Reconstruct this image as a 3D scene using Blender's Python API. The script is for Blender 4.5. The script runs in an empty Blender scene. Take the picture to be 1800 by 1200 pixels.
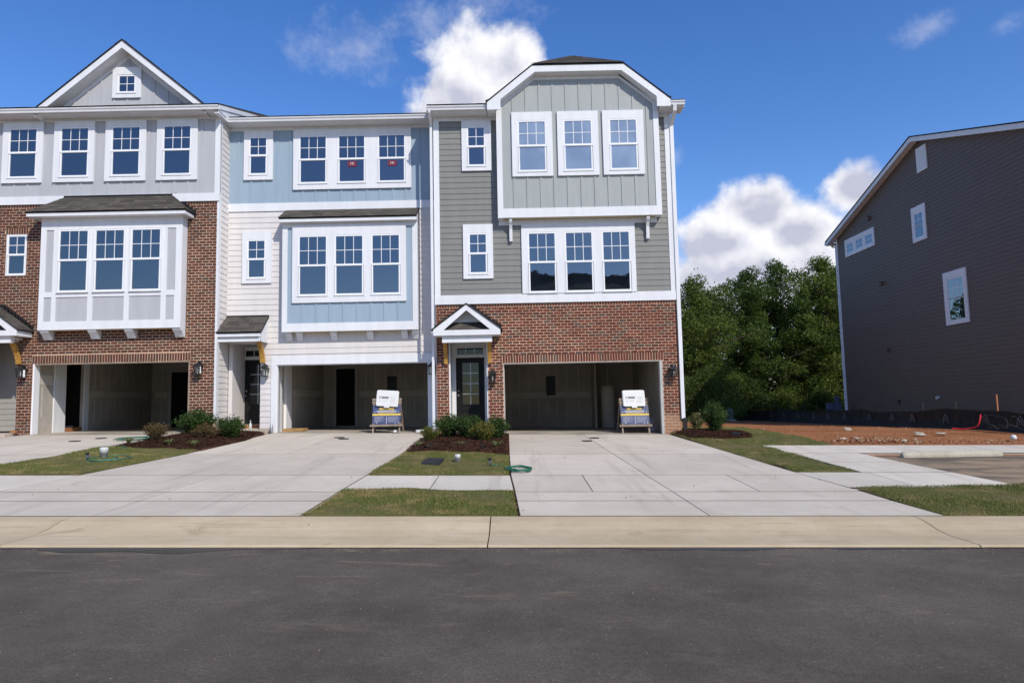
import bpy, math, random
import numpy as np
from mathutils import Matrix, Vector
R = math.radians
rng = np.random.default_rng(7)
random.seed(7)
S = bpy.context.scene
COL = S.collection

# ------------------------------------------------------------------ camera
cam_d = bpy.data.cameras.new('camera'); cam = bpy.data.objects.new('camera', cam_d); COL.objects.link(cam)
cam_d.sensor_width = 36; cam_d.lens = 24; cam_d.clip_start = .1; cam_d.clip_end = 6000
cam.matrix_world = Matrix.Translation((0, 0, 1.6)) @ Matrix.Rotation(R(90+5.14), 4, 'X') @ Matrix.Rotation(R(-1.19), 4, 'Z')
S.camera = cam

# ------------------------------------------------------------------ sun, sky, exposure
TO_SUN = Vector((.66, -1, 1.04)).normalized()
EL = math.asin(TO_SUN.z); AZ = math.atan2(TO_SUN.x, TO_SUN.y)
sd = bpy.data.lights.new('sun', 'SUN'); sd.energy = 4.0; sd.angle = R(.53); sd.color = (1, .93, .82)
sun = bpy.data.objects.new('sun', sd); COL.objects.link(sun)
sun.rotation_euler = (-TO_SUN).to_track_quat('-Z', 'Y').to_euler(); sun.location = TO_SUN*60
S.view_settings.view_transform = 'Standard'; S.view_settings.look = 'None'
S.view_settings.exposure = 0.0; S.view_settings.gamma = 1; S.view_settings.use_curve_mapping = False

SKY_STRENGTH = .14
def build_world():
    w = bpy.data.worlds.new('World'); S.world = w; w.use_nodes = True
    nt = w.node_tree; N = nt.nodes; L = nt.links; N.clear()
    def nd(t, **k):
        n = N.new(t)
        for a, b in k.items(): setattr(n, a, b)
        return n
    def val(sock, v):
        if hasattr(v, 'links') or isinstance(v, bpy.types.NodeSocket): L.new(v, sock)
        else: sock.default_value = v
    def mth(op, a, b=0, c=None, clamp=False):
        n = nd('ShaderNodeMath', operation=op, use_clamp=clamp); val(n.inputs[0], a); val(n.inputs[1], b)
        if c is not None: val(n.inputs[2], c)
        return n.outputs[0]
    def vec(op, a, b=None):
        n = nd('ShaderNodeVectorMath', operation=op); val(n.inputs[0], a)
        if b is not None: val(n.inputs[1], b)
        return n
    def ss(x, a, b):
        n = nd('ShaderNodeMapRange', interpolation_type='SMOOTHSTEP'); val(n.inputs[0], x)
        n.inputs[1].default_value = a; n.inputs[2].default_value = b; return n.outputs[0]
    sky = nd('ShaderNodeTexSky', sky_type='NISHITA'); sky.sun_disc = False
    sky.sun_elevation = EL; sky.sun_rotation = AZ; sky.altitude = 100
    sky.air_density = 1.0; sky.dust_density = .4; sky.ozone_density = 2.4
    tc = nd('ShaderNodeTexCoord'); d0 = vec('NORMALIZE', tc.outputs['Generated']).outputs[0]
    # cumulus: soft lobes in direction space broken up by fractal noise
    lobes = [  # centre direction, size (x, z)
        ((-0.035, 0.889, 0.457), (0.083, 0.071)), ((-0.067, 0.906, 0.417), (0.088, 0.067)), ((-0.004, 0.888, 0.46), (0.058, 0.058)), ((-0.096, 0.916, 0.39), (0.067, 0.043)),
        ((0.336, 0.908, 0.251), (0.073, 0.053)), ((0.284, 0.935, 0.213), (0.079, 0.048)), ((0.387, 0.896, 0.216), (0.068, 0.047)), ((0.331, 0.931, 0.156), (0.235, 0.078)), ((0.448, 0.854, 0.264), (0.048, 0.038)), ((0.482, 0.862, 0.155), (0.124, 0.045)),
        ((.95, .1, .16), (.2, .10)), ((-.75, -.6, .25), (.2, .1)), ((-.55, -.85, .07), (.35, .05))]
    wisps = [((-0.03, 0.857, 0.514), (0.06, 0.05)), ((-0.187, 0.863, 0.47), (0.113, 0.041)), ((0.032, 0.858, 0.513), (0.038, 0.026)), ((0.496, 0.758, 0.424), (0.04, 0.018)), ((0.556, 0.725, 0.408), (0.032, 0.015)), ((0.231, 0.914, 0.333), (0.014, 0.031)), ((-0.097, 0.866, 0.49), (0.068, 0.038)), ((-.5, .3, .72), (.25, .1))]
    def field(d, ls):
        tot = None
        for c, (sx, sz) in ls:
            n = math.sqrt(sum(q*q for q in c)); c = tuple(q/n for q in c)
            sub = vec('SUBTRACT', d, c).outputs[0]
            sc = vec('MULTIPLY', sub, (1/sx, 1/sx, 1/sz)).outputs[0]
            v = mth('SUBTRACT', 1.0, vec('LENGTH', sc).outputs['Value'])
            tot = v if tot is None else mth('SMOOTH_MAX', tot, v, .3)
        return tot
    def fbm(d, scale, detail, rough=.6, lac=2.1, off=(0, 0, 0)):
        n = nd('ShaderNodeTexNoise', noise_dimensions='3D'); L.new(vec('ADD', d, off).outputs[0], n.inputs['Vector'])
        n.inputs['Scale'].default_value = scale; n.inputs['Detail'].default_value = detail
        n.inputs['Roughness'].default_value = rough; n.inputs['Lacunarity'].default_value = lac
        return n.outputs['Fac']
    n1 = fbm(d0, 15, 8, .55); base = mth('MAXIMUM', field(d0, lobes), -1.5)
    dens = mth('ADD', base, mth('MULTIPLY', mth('SUBTRACT', n1, .5), 1.7))
    mask = ss(dens, -.05, .52)
    dsun = vec('ADD', d0, (.012, 0, .022)).outputs[0]
    body = fbm(dsun, 9, 3, .5, off=(2, 4, 1))
    lit = mth('ADD', mth('SUBTRACT', 1.0, ss(base, .25, .95)), mth('MULTIPLY', mth('SUBTRACT', body, .5), 3.2), clamp=True)
    lit = mth('ADD', mth('MULTIPLY', lit, .95), mth('MULTIPLY', mth('SUBTRACT', n1, fbm(dsun, 15, 3, .52)), 2.2), clamp=True)
    wd = mth('ADD', field(d0, wisps), mth('MULTIPLY', mth('SUBTRACT', fbm(d0, 13, 5, .66, off=(5, 2, 9)), .5), 3.6))
    wmask = mth('MULTIPLY', ss(wd, .0, 1.7), .34)
    mask = mth('MAXIMUM', mask, wmask)
    cmix = nd('ShaderNodeMix', data_type='RGBA'); L.new(lit, cmix.inputs[0])
    k = 1/SKY_STRENGTH
    cmix.inputs[6].default_value = (.56*k, .58*k, .71*k, 1); cmix.inputs[7].default_value = (1.0*k, 1.0*k, 1.04*k, 1)
    hsv = nd('ShaderNodeHueSaturation'); hsv.inputs['Hue'].default_value = .513; hsv.inputs['Saturation'].default_value = 1.3; hsv.inputs['Value'].default_value = 1.27; L.new(sky.outputs[0], hsv.inputs['Color'])
    fin = nd('ShaderNodeMix', data_type='RGBA'); L.new(mask, fin.inputs[0]); L.new(hsv.outputs[0], fin.inputs[6]); L.new(cmix.outputs[2], fin.inputs[7])
    bg = nd('ShaderNodeBackground'); bg.inputs[1].default_value = SKY_STRENGTH; L.new(fin.outputs[2], bg.inputs[0])
    out = nd('ShaderNodeOutputWorld'); L.new(bg.outputs[0], out.inputs[0])
build_world()

# ------------------------------------------------------------------ materials
MATS = {}
class NB:
    def __init__(s, name):
        s.m = bpy.data.materials.new(name); s.m.use_nodes = True
        s.N = s.m.node_tree.nodes; s.L = s.m.node_tree.links
        s.p = s.N['Principled BSDF']; s.out = s.N['Material Output']
        g = s.N.new('ShaderNodeNewGeometry'); s.pos = g.outputs['Position']; s.geo = g
        MATS[name] = s.m
    def set(s, sock, v):
        if isinstance(v, bpy.types.NodeSocket): s.L.new(v, sock)
        elif isinstance(v, tuple) and len(v) == 3 and sock.type == 'RGBA': sock.default_value = (*v, 1)
        else: sock.default_value = v
    def noise(s, scale, detail=4, rough=.55, vec=None, dist=0):
        n = s.N.new('ShaderNodeTexNoise'); s.L.new(vec or s.pos, n.inputs['Vector'])
        n.inputs['Scale'].default_value = scale; n.inputs['Detail'].default_value = detail
        n.inputs['Roughness'].default_value = rough; n.inputs['Distortion'].default_value = dist
        return n.outputs['Fac']
    def scaled(s, v, vec=None):
        n = s.N.new('ShaderNodeVectorMath'); n.operation = 'MULTIPLY'; s.L.new(vec or s.pos, n.inputs[0]); n.inputs[1].default_value = v
        return n.outputs[0]
    def mr(s, x, a, b, c=0, d=1, smooth=True):
        n = s.N.new('ShaderNodeMapRange'); n.interpolation_type = 'SMOOTHSTEP' if smooth else 'LINEAR'
        s.set(n.inputs[0], x)
        for i, q in enumerate((a, b, c, d)): n.inputs[1+i].default_value = q
        return n.outputs[0]
    def mix(s, f, a, b, mode='MIX'):
        n = s.N.new('ShaderNodeMix'); n.data_type = 'RGBA'; n.blend_type = mode
        s.set(n.inputs[0], f); s.set(n.inputs[6], a); s.set(n.inputs[7], b); return n.outputs[2]
    def math(s, op, a, b=0, clamp=False):
        n = s.N.new('ShaderNodeMath'); n.operation = op; n.use_clamp = clamp; s.set(n.inputs[0], a); s.set(n.inputs[1], b); return n.outputs[0]
    def ramp(s, f, stops):
        n = s.N.new('ShaderNodeValToRGB'); s.L.new(f, n.inputs[0]); e = n.color_ramp.elements
        while len(e) < len(stops): e.new(.5)
        for q, (p, c) in zip(e, stops): q.position = p; q.color = (*c, 1)
        return n.outputs[0]
    def xyz(s):
        n = s.N.new('ShaderNodeSeparateXYZ'); s.L.new(s.pos, n.inputs[0]); return n.outputs
    def island(s): return s.geo.outputs['Random Per Island']
    def objrand(s):
        n = s.N.new('ShaderNodeObjectInfo'); return n.outputs['Random']
    def rand(s): return s.math('FRACT', s.math('ADD', s.island(), s.objrand()))
    def fin(s, col, rough=.6, bump=None, bs=.3, bd=.01, spec=.5, metal=0):
        s.set(s.p.inputs['Base Color'], col); s.set(s.p.inputs['Roughness'], rough)
        s.p.inputs['Specular IOR Level'].default_value = spec; s.p.inputs['Metallic'].default_value = metal
        if bump is not None:
            b = s.N.new('ShaderNodeBump'); b.inputs['Strength'].default_value = bs; b.inputs['Distance'].default_value = bd
            s.L.new(bump, b.inputs['Height']); s.L.new(b.outputs[0], s.p.inputs['Normal'])
        return s.m
def plain(name, c, rough=.6, var=.06, scale=1.7, spec=.4, bump=0, bscale=60, metal=0):
    b = NB(name); lo = tuple(q*(1-var) for q in c); hi = tuple(min(1, q*(1+var)) for q in c)
    n = b.noise(scale, 5); col = b.mix(b.mr(n, .3, .7), lo, hi)
    return b.fin(col, rough, b.noise(bscale, 3) if bump else None, bump, .006, spec, metal)
def painted(name, c, rough=.55, var=.05):
    """exterior paint: faint vertical rain streaks, slight board to board change"""
    b = NB(name); lo = tuple(q*(1-var) for q in c); hi = tuple(min(1, q*(1+var*.6)) for q in c)
    st = b.noise(1, 5, .6, b.scaled((5, 5, .7))); fine = b.noise(40, 2)
    col = b.mix(b.mr(st, .3, .72), lo, hi)
    rb = b.mr(b.rand(), 0, 1, -.035, .035, False)
    col = b.mix(1.0, col, b.mix(b.math('ADD', .5, b.math('MULTIPLY', rb, 10)), tuple(.965 for _ in c), tuple(1.0 for _ in c)), 'MULTIPLY')
    return b.fin(col, rough, fine, .12, .004, .35)
painted('white_paint', (.72, .735, .76)); painted('light_grey_paint', (.44, .45, .475)); painted('blue_paint', (.30, .39, .475))
painted('cream_siding', (.66, .63, .615)); painted('grey_siding', (.212, .214, .200)); painted('pale_grey_paint', (.355, .38, .375))
painted('taupe_siding', (.125, .09, .07)); painted('door_grey_siding', (.33, .33, .31))
plain('vinyl_white', (.80, .81, .83), .35, .02, 3, .5); plain('black_paint', (.009, .009, .0095), .5, .2, 8, .25)
plain('black_metal', (.014, .014, .016), .4, .2, 10, .5); plain('dark_hole', (.006, .006, .006), .9)
plain('drywall', (.40, .365, .32), .85, .12, 1.4); plain('joint_mud', (.50, .47, .42), .8, .06, 3); plain('concrete_floor', (.36, .32, .26), .7, .25, .9, .3, .2, 30)
plain('stem_concrete', (.46, .41, .34), .85, .14, 2, .2, .4, 40); plain('tan_soffit', (.52, .45, .30), .8, .05)
plain('galvanised', (.45, .46, .47), .4, .1, 8, .5, 0, 60, .7); plain('silver', (.55, .55, .56), .3, .05, 5, .5, 0, 60, .9)
plain('white_plastic', (.60, .61, .61), .38, .04, 6, .5, .05, 50); plain('navy_print', (.04, .055, .135), .45, .06, 6); plain('yellow_print', (.62, .44, .06), .5, .06, 6)
plain('print_light', (.55, .56, .6), .6, .05); plain('print_dark', (.03, .035, .05), .6, .05); plain('sticker_red', (.17, .02, .04), .5, .05)
plain('hose_green', (.012, .12, .07), .35, .12, 20, .5); plain('green_box', (.16, .21, .18), .6, .08); plain('brass', (.5, .42, .2), .3, .05, 5, .5, 0, 60, .9)
plain('orange_tape', (.55, .02, .03), .55, .15, 8); plain('blue_grey_box', (.10, .12, .2), .5, .1); plain('stain_grey', (.42, .42, .41), .6, .1)
plain('lid_black', (.02, .021, .024), .7, .2, 9, .3, .3, 80); plain('sapling_bark', (.13, .10, .07), .9, .2, 20); plain('puddle_water', (.034, .030, .025), .45, .1, 3, .5)

def wood(name, c, sc=(30, 30, 3)):
    b = NB(name); n = b.noise(1, 6, .6, b.scaled(sc), 1.2); col = b.mix(b.mr(n, .3, .7), tuple(q*.62 for q in c), tuple(min(1, q*1.15) for q in c))
    return b.fin(col, .65, n, .25, .004, .3)
wood('honey_wood', (.50, .27, .06)); wood('grey_wood', (.30, .235, .18)); wood('plank_wood', (.42, .25, .10), (3, 30, 30)); wood('rust_wood', (.38, .16, .06))

def brickmat(name, stops, tan):
    b = NB(name); r = b.rand(); col = b.ramp(r, stops)
    n = b.noise(34, 4, .6); n2 = b.noise(7, 3)
    col = b.mix(b.mr(n, .35, .75), col, b.mix(.6, col, (.02, .014, .012)))
    col = b.mix(b.math('MULTIPLY', b.mr(n2, .52, .78), .35), col, (.20, .10, .07))
    z = b.xyz()[2]; h = b.math('SUBTRACT', z, b.math('MULTIPLY', b.noise(2.2, 4), .35))   # mud splashed up from the beds
    col = b.mix(b.mr(h, tan-.05, tan+.16, .8, 0), col, (.36, .215, .13))
    return b.fin(col, .88, n, .6, .004, .25)
brickmat('red_brick', [(0, (.155, .043, .027)), (.25, (.115, .034, .023)), (.5, (.19, .060, .037)), (.72, (.085, .032, .023)), (.9, (.12, .078, .058)), (1, (.066, .056, .053))], .93)
brickmat('brown_brick', [(0, (.115, .045, .034)), (.3, (.085, .036, .028)), (.55, (.140, .058, .042)), (.8, (.065, .040, .031)), (.93, (.10, .075, .058)), (1, (.07, .06, .055))], .2)
b = NB('mortar'); b.fin(b.mix(b.mr(b.noise(3, 5), .3, .7), (.54, .335, .225), (.67, .45, .32)), .95, b.noise(90, 3), .5, .004, .15)

b = NB('shingle'); r = b.rand()
col = b.ramp(r, [(0, (.072, .063, .055)), (.35, (.105, .093, .08)), (.65, (.135, .118, .10)), (1, (.082, .077, .07))])
b.fin(b.mix(b.mr(b.noise(160, 2), .35, .7, 0, .6), col, (.035, .032, .028)), .93, b.noise(220, 2), .8, .004, .15)
plain('roof_edge', (.016, .016, .018), .85, .2, 12, .2)

def concrete(name, lo, hi, warm, bump=.25, streak=(3.2, .22, 1)):
    b = NB(name); big = b.noise(.8, 6, .65); mid = b.noise(5, 6, .68); fine = b.noise(70, 3, .8)
    col = b.mix(b.mr(big, .3, .72), lo, hi); col = b.mix(b.math('MULTIPLY', b.mr(mid, .48, .75), .4), col, warm)
    broom = b.noise(1, 3, .6, b.scaled((3, 90, 3)))
    tracks = b.noise(1, 5, .65, b.scaled(streak))
    col = b.mix(b.math('MULTIPLY', b.mr(tracks, .52, .70), .5), col, tuple(q*.72 for q in lo))
    col = b.mix(b.math('MULTIPLY', b.mr(fine, .60, .75), .35), col, tuple(q*.6 for q in lo)); col = b.mix(b.math('MULTIPLY', b.mr(broom, .52, .68), .18), col, tuple(q*.75 for q in lo))
    blot = b.noise(1.7, 3, .5); col = b.mix(b.math('MULTIPLY', b.mr(blot, .66, .74), .35), col, tuple(q*.62 for q in warm))
    rb = b.mr(b.objrand(), 0, 1, .92, 1.04, False)
    n = b.N.new('ShaderNodeCombineColor'); [b.L.new(rb, n.inputs[i]) for i in range(3)]
    col = b.mix(1.0, col, n.outputs[0], 'MULTIPLY')
    return b.fin(col, .88, b.math('ADD', b.math('MULTIPLY', fine, .7), broom), bump, .004, .2)
concrete('drive_concrete', (.505, .45, .37), (.59, .53, .44), (.48, .40, .30)); concrete('walk_concrete', (.54, .49, .41), (.62, .565, .475), (.50, .42, .32))
concrete('kerb_concrete', (.45, .36, .235), (.54, .445, .305), (.40, .29, .165), .3, (.7, 9, 1)); concrete('old_concrete', (.38, .345, .27), (.48, .445, .365), (.32, .26, .18), .5)

b = NB('asphalt'); big = b.noise(.42, 7, .7); mid = b.noise(2.2, 7, .72); v = b.noise(110, 3, .85); v2 = b.noise(46, 4, .75)
col = b.mix(b.mr(big, .3, .72), (.082, .068, .054), (.158, .135, .110))
col = b.mix(b.math('MULTIPLY', b.mr(mid, .47, .72), .6), col, (.17, .145, .118))
col = b.mix(b.mr(v2, .38, .56, .45, 0), col, (.042, .036, .031)); col = b.mix(b.math('MULTIPLY', b.mr(v, .50, .66), .6), col, (.165, .142, .115))
bits = b.noise(30, 2, .6, b.scaled((1, 1.3, 1)), .8); col = b.mix(b.math('MULTIPLY', b.mr(bits, .675, .72), .45), col, (.27, .24, .20))
yy = b.mr(b.xyz()[1], 4.4, 7.7, 0, 1, False)
dust = b.noise(1.1, 6, .72, b.scaled((.75, 2.4, 1)), .8)
col = b.mix(b.math('MULTIPLY', b.math('MULTIPLY', b.mr(dust, .55, .70), .75), b.math('ADD', .25, yy)), col, (.225, .185, .13))
scr = b.noise(1, 3, .6, b.scaled((2.2, 22, 1)), 2.2)
col = b.mix(b.math('MULTIPLY', b.mr(scr, .70, .74), .55), col, (.29, .26, .22))
b.fin(col, .93, b.math('ADD', v, b.math('MULTIPLY', v2, .8)), .9, .008, .15)
b = NB('lot_asphalt'); big = b.noise(1, 6, .65, b.scaled((.5, 1.3, 1)), .5); v = b.noise(120, 2, .8)
col = b.mix(b.mr(big, .34, .62), (.095, .083, .068), (.30, .225, .145)); col = b.mix(b.math('MULTIPLY', b.mr(v, .6, .8), .5), col, (.30, .27, .22))
b.fin(col, .9, v, .6, .006, .2)
b = NB('red_dirt'); big = b.noise(.5, 6, .65); mid = b.noise(5, 6, .7); f = b.noise(60, 3, .7)
col = b.mix(b.mr(big, .3, .7), (.23, .088, .036), (.34, .150, .068)); col = b.mix(b.math('MULTIPLY', b.mr(mid, .5, .75), .5), col, (.37, .20, .105))
far = b.N.new('ShaderNodeVectorMath'); far.operation = 'LENGTH'; b.L.new(b.pos, far.inputs[0])
col = b.mix(b.mr(far.outputs['Value'], 52, 75), col, b.mix(b.mr(mid, .3, .7), (.035, .05, .016), (.07, .085, .03)))
b.fin(col, .95, b.math('ADD', mid, b.math('MULTIPLY', f, .5)), .9, .03, .1)
plain('joint_soil', (.055, .048, .04), .95, .3, 6, .1)
b = NB('mulch'); r = b.rand(); col = b.ramp(r, [(0, (.038, .017, .011)), (.5, (.066, .029, .018)), (.85, (.11, .054, .034)), (1, (.024, .013, .009))]); b.fin(col, .95, b.noise(90, 3), .6, .01, .1)
b = NB('sod_soil'); col = b.mix(b.mr(b.noise(1.6, 5), .35, .65), (.085, .09, .03), (.14, .115, .055)); b.fin(col, .95, b.noise(40, 4), .8, .02, .1)

def leafmat(name, stops, trans=.35, patch=None, rough=.5):
    b = NB(name); col = b.ramp(b.rand(), stops)
    if patch: col = b.mix(b.math('MULTIPLY', b.mr(b.noise(patch[0], 4, .6), .48, .66), patch[2]), col, patch[1])
    b.set(b.p.inputs['Base Color'], col); b.p.inputs['Roughness'].default_value = rough; b.p.inputs['Specular IOR Level'].default_value = .12
    t = b.N.new('ShaderNodeBsdfTranslucent'); b.L.new(b.mix(.5, col, (.12, .16, .02)), t.inputs[0])
    mx = b.N.new('ShaderNodeMixShader'); mx.inputs[0].default_value = trans
    b.L.new(b.p.outputs[0], mx.inputs[1]); b.L.new(t.outputs[0], mx.inputs[2]); b.L.new(mx.outputs[0], b.out.inputs[0])
leafmat('grass_blade', [(0, (.095, .14, .028)), (.5, (.15, .185, .045)), (.82, (.24, .225, .085)), (1, (.32, .26, .13))], .25, (2.1, (.38, .29, .135), .85))
leafmat('tree_leaf_mid', [(0, (.040, .070, .015)), (.5, (.060, .098, .02)), (1, (.088, .13, .028))], .3)
leafmat('tree_leaf_light', [(0, (.068, .105, .02)), (.5, (.10, .142, .028)), (1, (.135, .175, .038))], .35)
leafmat('tree_leaf_dark', [(0, (.024, .044, .012)), (.5, (.044, .072, .018)), (1, (.08, .115, .028))], .25)
leafmat('shrub_leaf', [(0, (.018, .042, .012)), (.5, (.036, .072, .018)), (1, (.07, .115, .03))], .2)
leafmat('shrub_yellow', [(0, (.06, .085, .018)), (.5, (.105, .125, .025)), (.85, (.17, .15, .03)), (1, (.2, .10, .03))], .25)
leafmat('shrub_red', [(0, (.055, .05, .02)), (.5, (.10, .065, .03)), (1, (.14, .085, .035))], .2)
leafmat('liriope_leaf', [(0, (.09, .13, .04)), (.6, (.17, .21, .08)), (1, (.36, .36, .2))], .25)
leafmat('pale_brush', [(0, (.12, .12, .05)), (.6, (.2, .19, .09)), (1, (.1, .14, .04))], .3)
plain('bark', (.085, .065, .05), .95, .3, 9, .1, .8, 20)
b = NB('silt_fabric'); b.fin(b.mix(b.mr(b.noise(5, 5), .4, .75), (.009, .009, .0085), (.03, .024, .018)), .75, b.noise(30, 3), .3, .01, .3)
plain('fence_print', (.085, .088, .10), .8, .1); plain('wire', (.12, .11, .1), .5, .2, 9, .5, 0, 60, .6)

def glassmat(name, body, refl, tint=(.86, .93, 1)):
    b = NB(name); n = b.noise(1.6, 2, .4); bp = b.N.new('ShaderNodeBump'); bp.inputs['Strength'].default_value = .12; bp.inputs['Distance'].default_value = .02; b.L.new(n, bp.inputs['Height'])
    gl = b.N.new('ShaderNodeBsdfGlossy'); gl.inputs['Roughness'].default_value = .015; gl.inputs[0].default_value = (*tint, 1); b.L.new(bp.outputs[0], gl.inputs['Normal'])
    df = b.N.new('ShaderNodeBsdfDiffuse'); b.set(df.inputs[0], b.mix(b.mr(b.noise(.9, 3), .35, .65), tuple(q*.8 for q in body), tuple(q*1.2 for q in body)))
    fr = b.N.new('ShaderNodeFresnel'); fr.inputs[0].default_value = 1.5
    f = b.math('ADD', refl, b.math('MULTIPLY', fr.outputs[0], .8), True)
    mx = b.N.new('ShaderNodeMixShader'); b.L.new(f, mx.inputs[0]); b.L.new(df.outputs[0], mx.inputs[1]); b.L.new(gl.outputs[0], mx.inputs[2]); b.L.new(mx.outputs[0], b.out.inputs[0])
glassmat('window_glass', (.008, .011, .016), .145); glassmat('cloud_sheen_glass', (.20, .235, .25), .22); glassmat('door_glass', (.008, .008, .009), .0)  # pale bay panes: bright cloud reflection and haze put into the body colour
b = NB('clear_glass'); b.p.inputs['Transmission Weight'].default_value = 1; b.fin((.95, .97, .97), .05)
def M(n): return MATS[n]

# ------------------------------------------------------------------ mesh helpers
def link(o, parent=None, **props):
    COL.objects.link(o)
    if parent is not None:
        o.parent = parent; o.matrix_parent_inverse = Matrix.Translation(-Vector(parent.get('_at', (0, 0, 0))))
    for k, v in props.items(): o[k] = v
    return o
def obj(name, mesh, parent=None, loc=None, rot=None, scale=None, **props):
    o = bpy.data.objects.new(name, mesh)
    if loc is not None: o.location = loc
    if rot is not None: o.rotation_euler = rot
    if scale is not None: o.scale = scale
    return link(o, parent, **props)
def thing(name, loc, label, cat, group=None):
    o = bpy.data.objects.new(name, None); o.empty_display_size = .2; o.location = loc; COL.objects.link(o)
    o['label'] = label; o['category'] = cat; o['_at'] = tuple(loc)
    if group: o['group'] = group
    return o
def tag(o, label, cat, group=None, kind=None):
    o['label'] = label; o['category'] = cat
    if group: o['group'] = group
    if kind: o['kind'] = kind
    return o
def npmesh(name, v, f, mat, smooth=False):
    """v (n,3), f (m,k) arrays"""
    v = np.asarray(v, np.float32); f = np.asarray(f, np.int32); me = bpy.data.meshes.new(name); k = f.shape[1]
    me.vertices.add(len(v)); me.vertices.foreach_set('co', v.ravel())
    me.loops.add(f.size); me.loops.foreach_set('vertex_index', f.ravel())
    me.polygons.add(len(f)); me.polygons.foreach_set('loop_start', np.arange(0, f.size, k, dtype=np.int32))
    if smooth: me.polygons.foreach_set('use_smooth', np.ones(len(f), bool))
    me.materials.append(M(mat)); me.update(calc_edges=True); me.validate(); return me
class MB:
    def __init__(s): s.v = []; s.f = []
    def add(s, v, f):
        n = len(s.v); s.v += [tuple(q) for q in v]; s.f += [tuple(i+n for i in q) for q in f]; return s
    def hexa(s, p):   # 4 bottom ccw, 4 top ccw
        return s.add(p, [(3, 2, 1, 0), (4, 5, 6, 7), (0, 1, 5, 4), (1, 2, 6, 5), (2, 3, 7, 6), (3, 0, 4, 7)])
    def box(s, x0, x1, y0, y1, z0, z1):
        x0, x1 = sorted((x0, x1)); y0, y1 = sorted((y0, y1)); z0, z1 = sorted((z0, z1))
        return s.hexa([(x0, y0, z0), (x1, y0, z0), (x1, y1, z0), (x0, y1, z0), (x0, y0, z1), (x1, y0, z1), (x1, y1, z1), (x0, y1, z1)])
    def prism(s, poly, axis, a, b):
        """poly of 2-D points extruded along axis ('x': (y,z), 'y': (x,z), 'z': (x,y))"""
        mk = {'x': lambda p, t: (t, p[0], p[1]), 'y': lambda p, t: (p[0], t, p[1]), 'z': lambda p, t: (p[0], p[1], t)}[axis]
        area = sum(poly[i][0]*poly[(i+1) % len(poly)][1]-poly[(i+1) % len(poly)][0]*poly[i][1] for i in range(len(poly)))
        if (area > 0) == (axis == 'y'): poly = poly[::-1]
        if a > b: a, b = b, a
        n = len(poly); v = [mk(p, a) for p in poly]+[mk(p, b) for p in poly]
        return s.add(v, [tuple(range(n-1, -1, -1)), tuple(range(n, 2*n))]+[(i, (i+1) % n, n+(i+1) % n, n+i) for i in range(n)])
    def tube(s, path, r, k=8, cap=True):
        path = [Vector(p) for p in path]; rr = r if isinstance(r, (list, tuple)) else [r]*len(path); rings = []
        n0 = len(s.v); up = None
        for i, p in enumerate(path):
            t = (path[min(i+1, len(path)-1)]-path[max(i-1, 0)]).normalized()
            if up is None: up = Vector((0, 0, 1)) if abs(t.z) < .9 else Vector((1, 0, 0))
            a = t.cross(up); a = a.normalized() if a.length > 1e-6 else t.orthogonal().normalized(); c = a.cross(t); up = c
            for j in range(k):
                w = 2*math.pi*j/k; s.v.append(tuple(p+(a*math.cos(w)+c*math.sin(w))*rr[i]))
        for i in range(len(path)-1):
            for j in range(k):
                q = n0+i*k; s.f.append((q+j, q+k+j, q+k+(j+1) % k, q+(j+1) % k))
        if cap: s.f.append(tuple(n0+j for j in range(k))); s.f.append(tuple(n0+(len(path)-1)*k+j for j in range(k-1, -1, -1)))
        return s
    def lathe(s, cx, cy, prof, k=14):
        n0 = len(s.v)
        for r, z in prof:
            for j in range(k): w = 2*math.pi*j/k; s.v.append((cx+r*math.cos(w), cy+r*math.sin(w), z))
        for i in range(len(prof)-1):
            for j in range(k): q = n0+i*k; s.f.append((q+j, q+(j+1) % k, q+k+(j+1) % k, q+k+j))
        s.f.append(tuple(n0+j for j in range(k-1, -1, -1))); s.f.append(tuple(n0+(len(prof)-1)*k+j for j in range(k)))
        return s
    def mesh(s, name, mat, smooth=False):
        me = bpy.data.meshes.new(name); me.from_pydata(s.v, [], s.f); me.materials.append(M(mat))
        if smooth: me.polygons.foreach_set('use_smooth', [True]*len(me.polygons))
        me.update(); return me
    def build(s, name, mat, parent=None, smooth=False, **props): return obj(name, s.mesh(name, mat, smooth), parent, **props)
def bx(name, mat, parent, *a, **props): return MB().box(*a).build(name, mat, parent, **props)
def minus(rect, holes):
    """split rect (x0,x1,z0,z1) round the holes into rectangles"""
    x0, x1, z0, z1 = rect; holes = [h for h in holes if h[2] < z1 and h[3] > z0]; xs = sorted({x0, x1, *[min(max(h[i], x0), x1) for h in holes for i in (0, 1)]}); out = []
    for a, b_ in zip(xs, xs[1:]):
        cuts = sorted((max(h[2], z0), min(h[3], z1)) for h in holes if h[0] < b_-1e-6 and h[1] > a+1e-6); z = z0
        for c, d in cuts:
            if c > z+1e-6: out.append((a, b_, z, c))
            z = max(z, d)
        if z < z1-1e-6: out.append((a, b_, z, z1))
    return out
def ring(mb, x0, x1, z0, z1, X0, X1, Z0, Z1, y0, y1):
    """frame between the outer and the inner (capital) rectangle"""
    for a in ((x0, X0, z0, z1), (X1, x1, z0, z1), (X0, X1, z0, Z0), (X0, X1, Z1, z1)):
        if a[1]-a[0] > 1e-4 and a[3]-a[2] > 1e-4: mb.box(a[0], a[1], y0, y1, a[2], a[3])
    return mb
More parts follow.
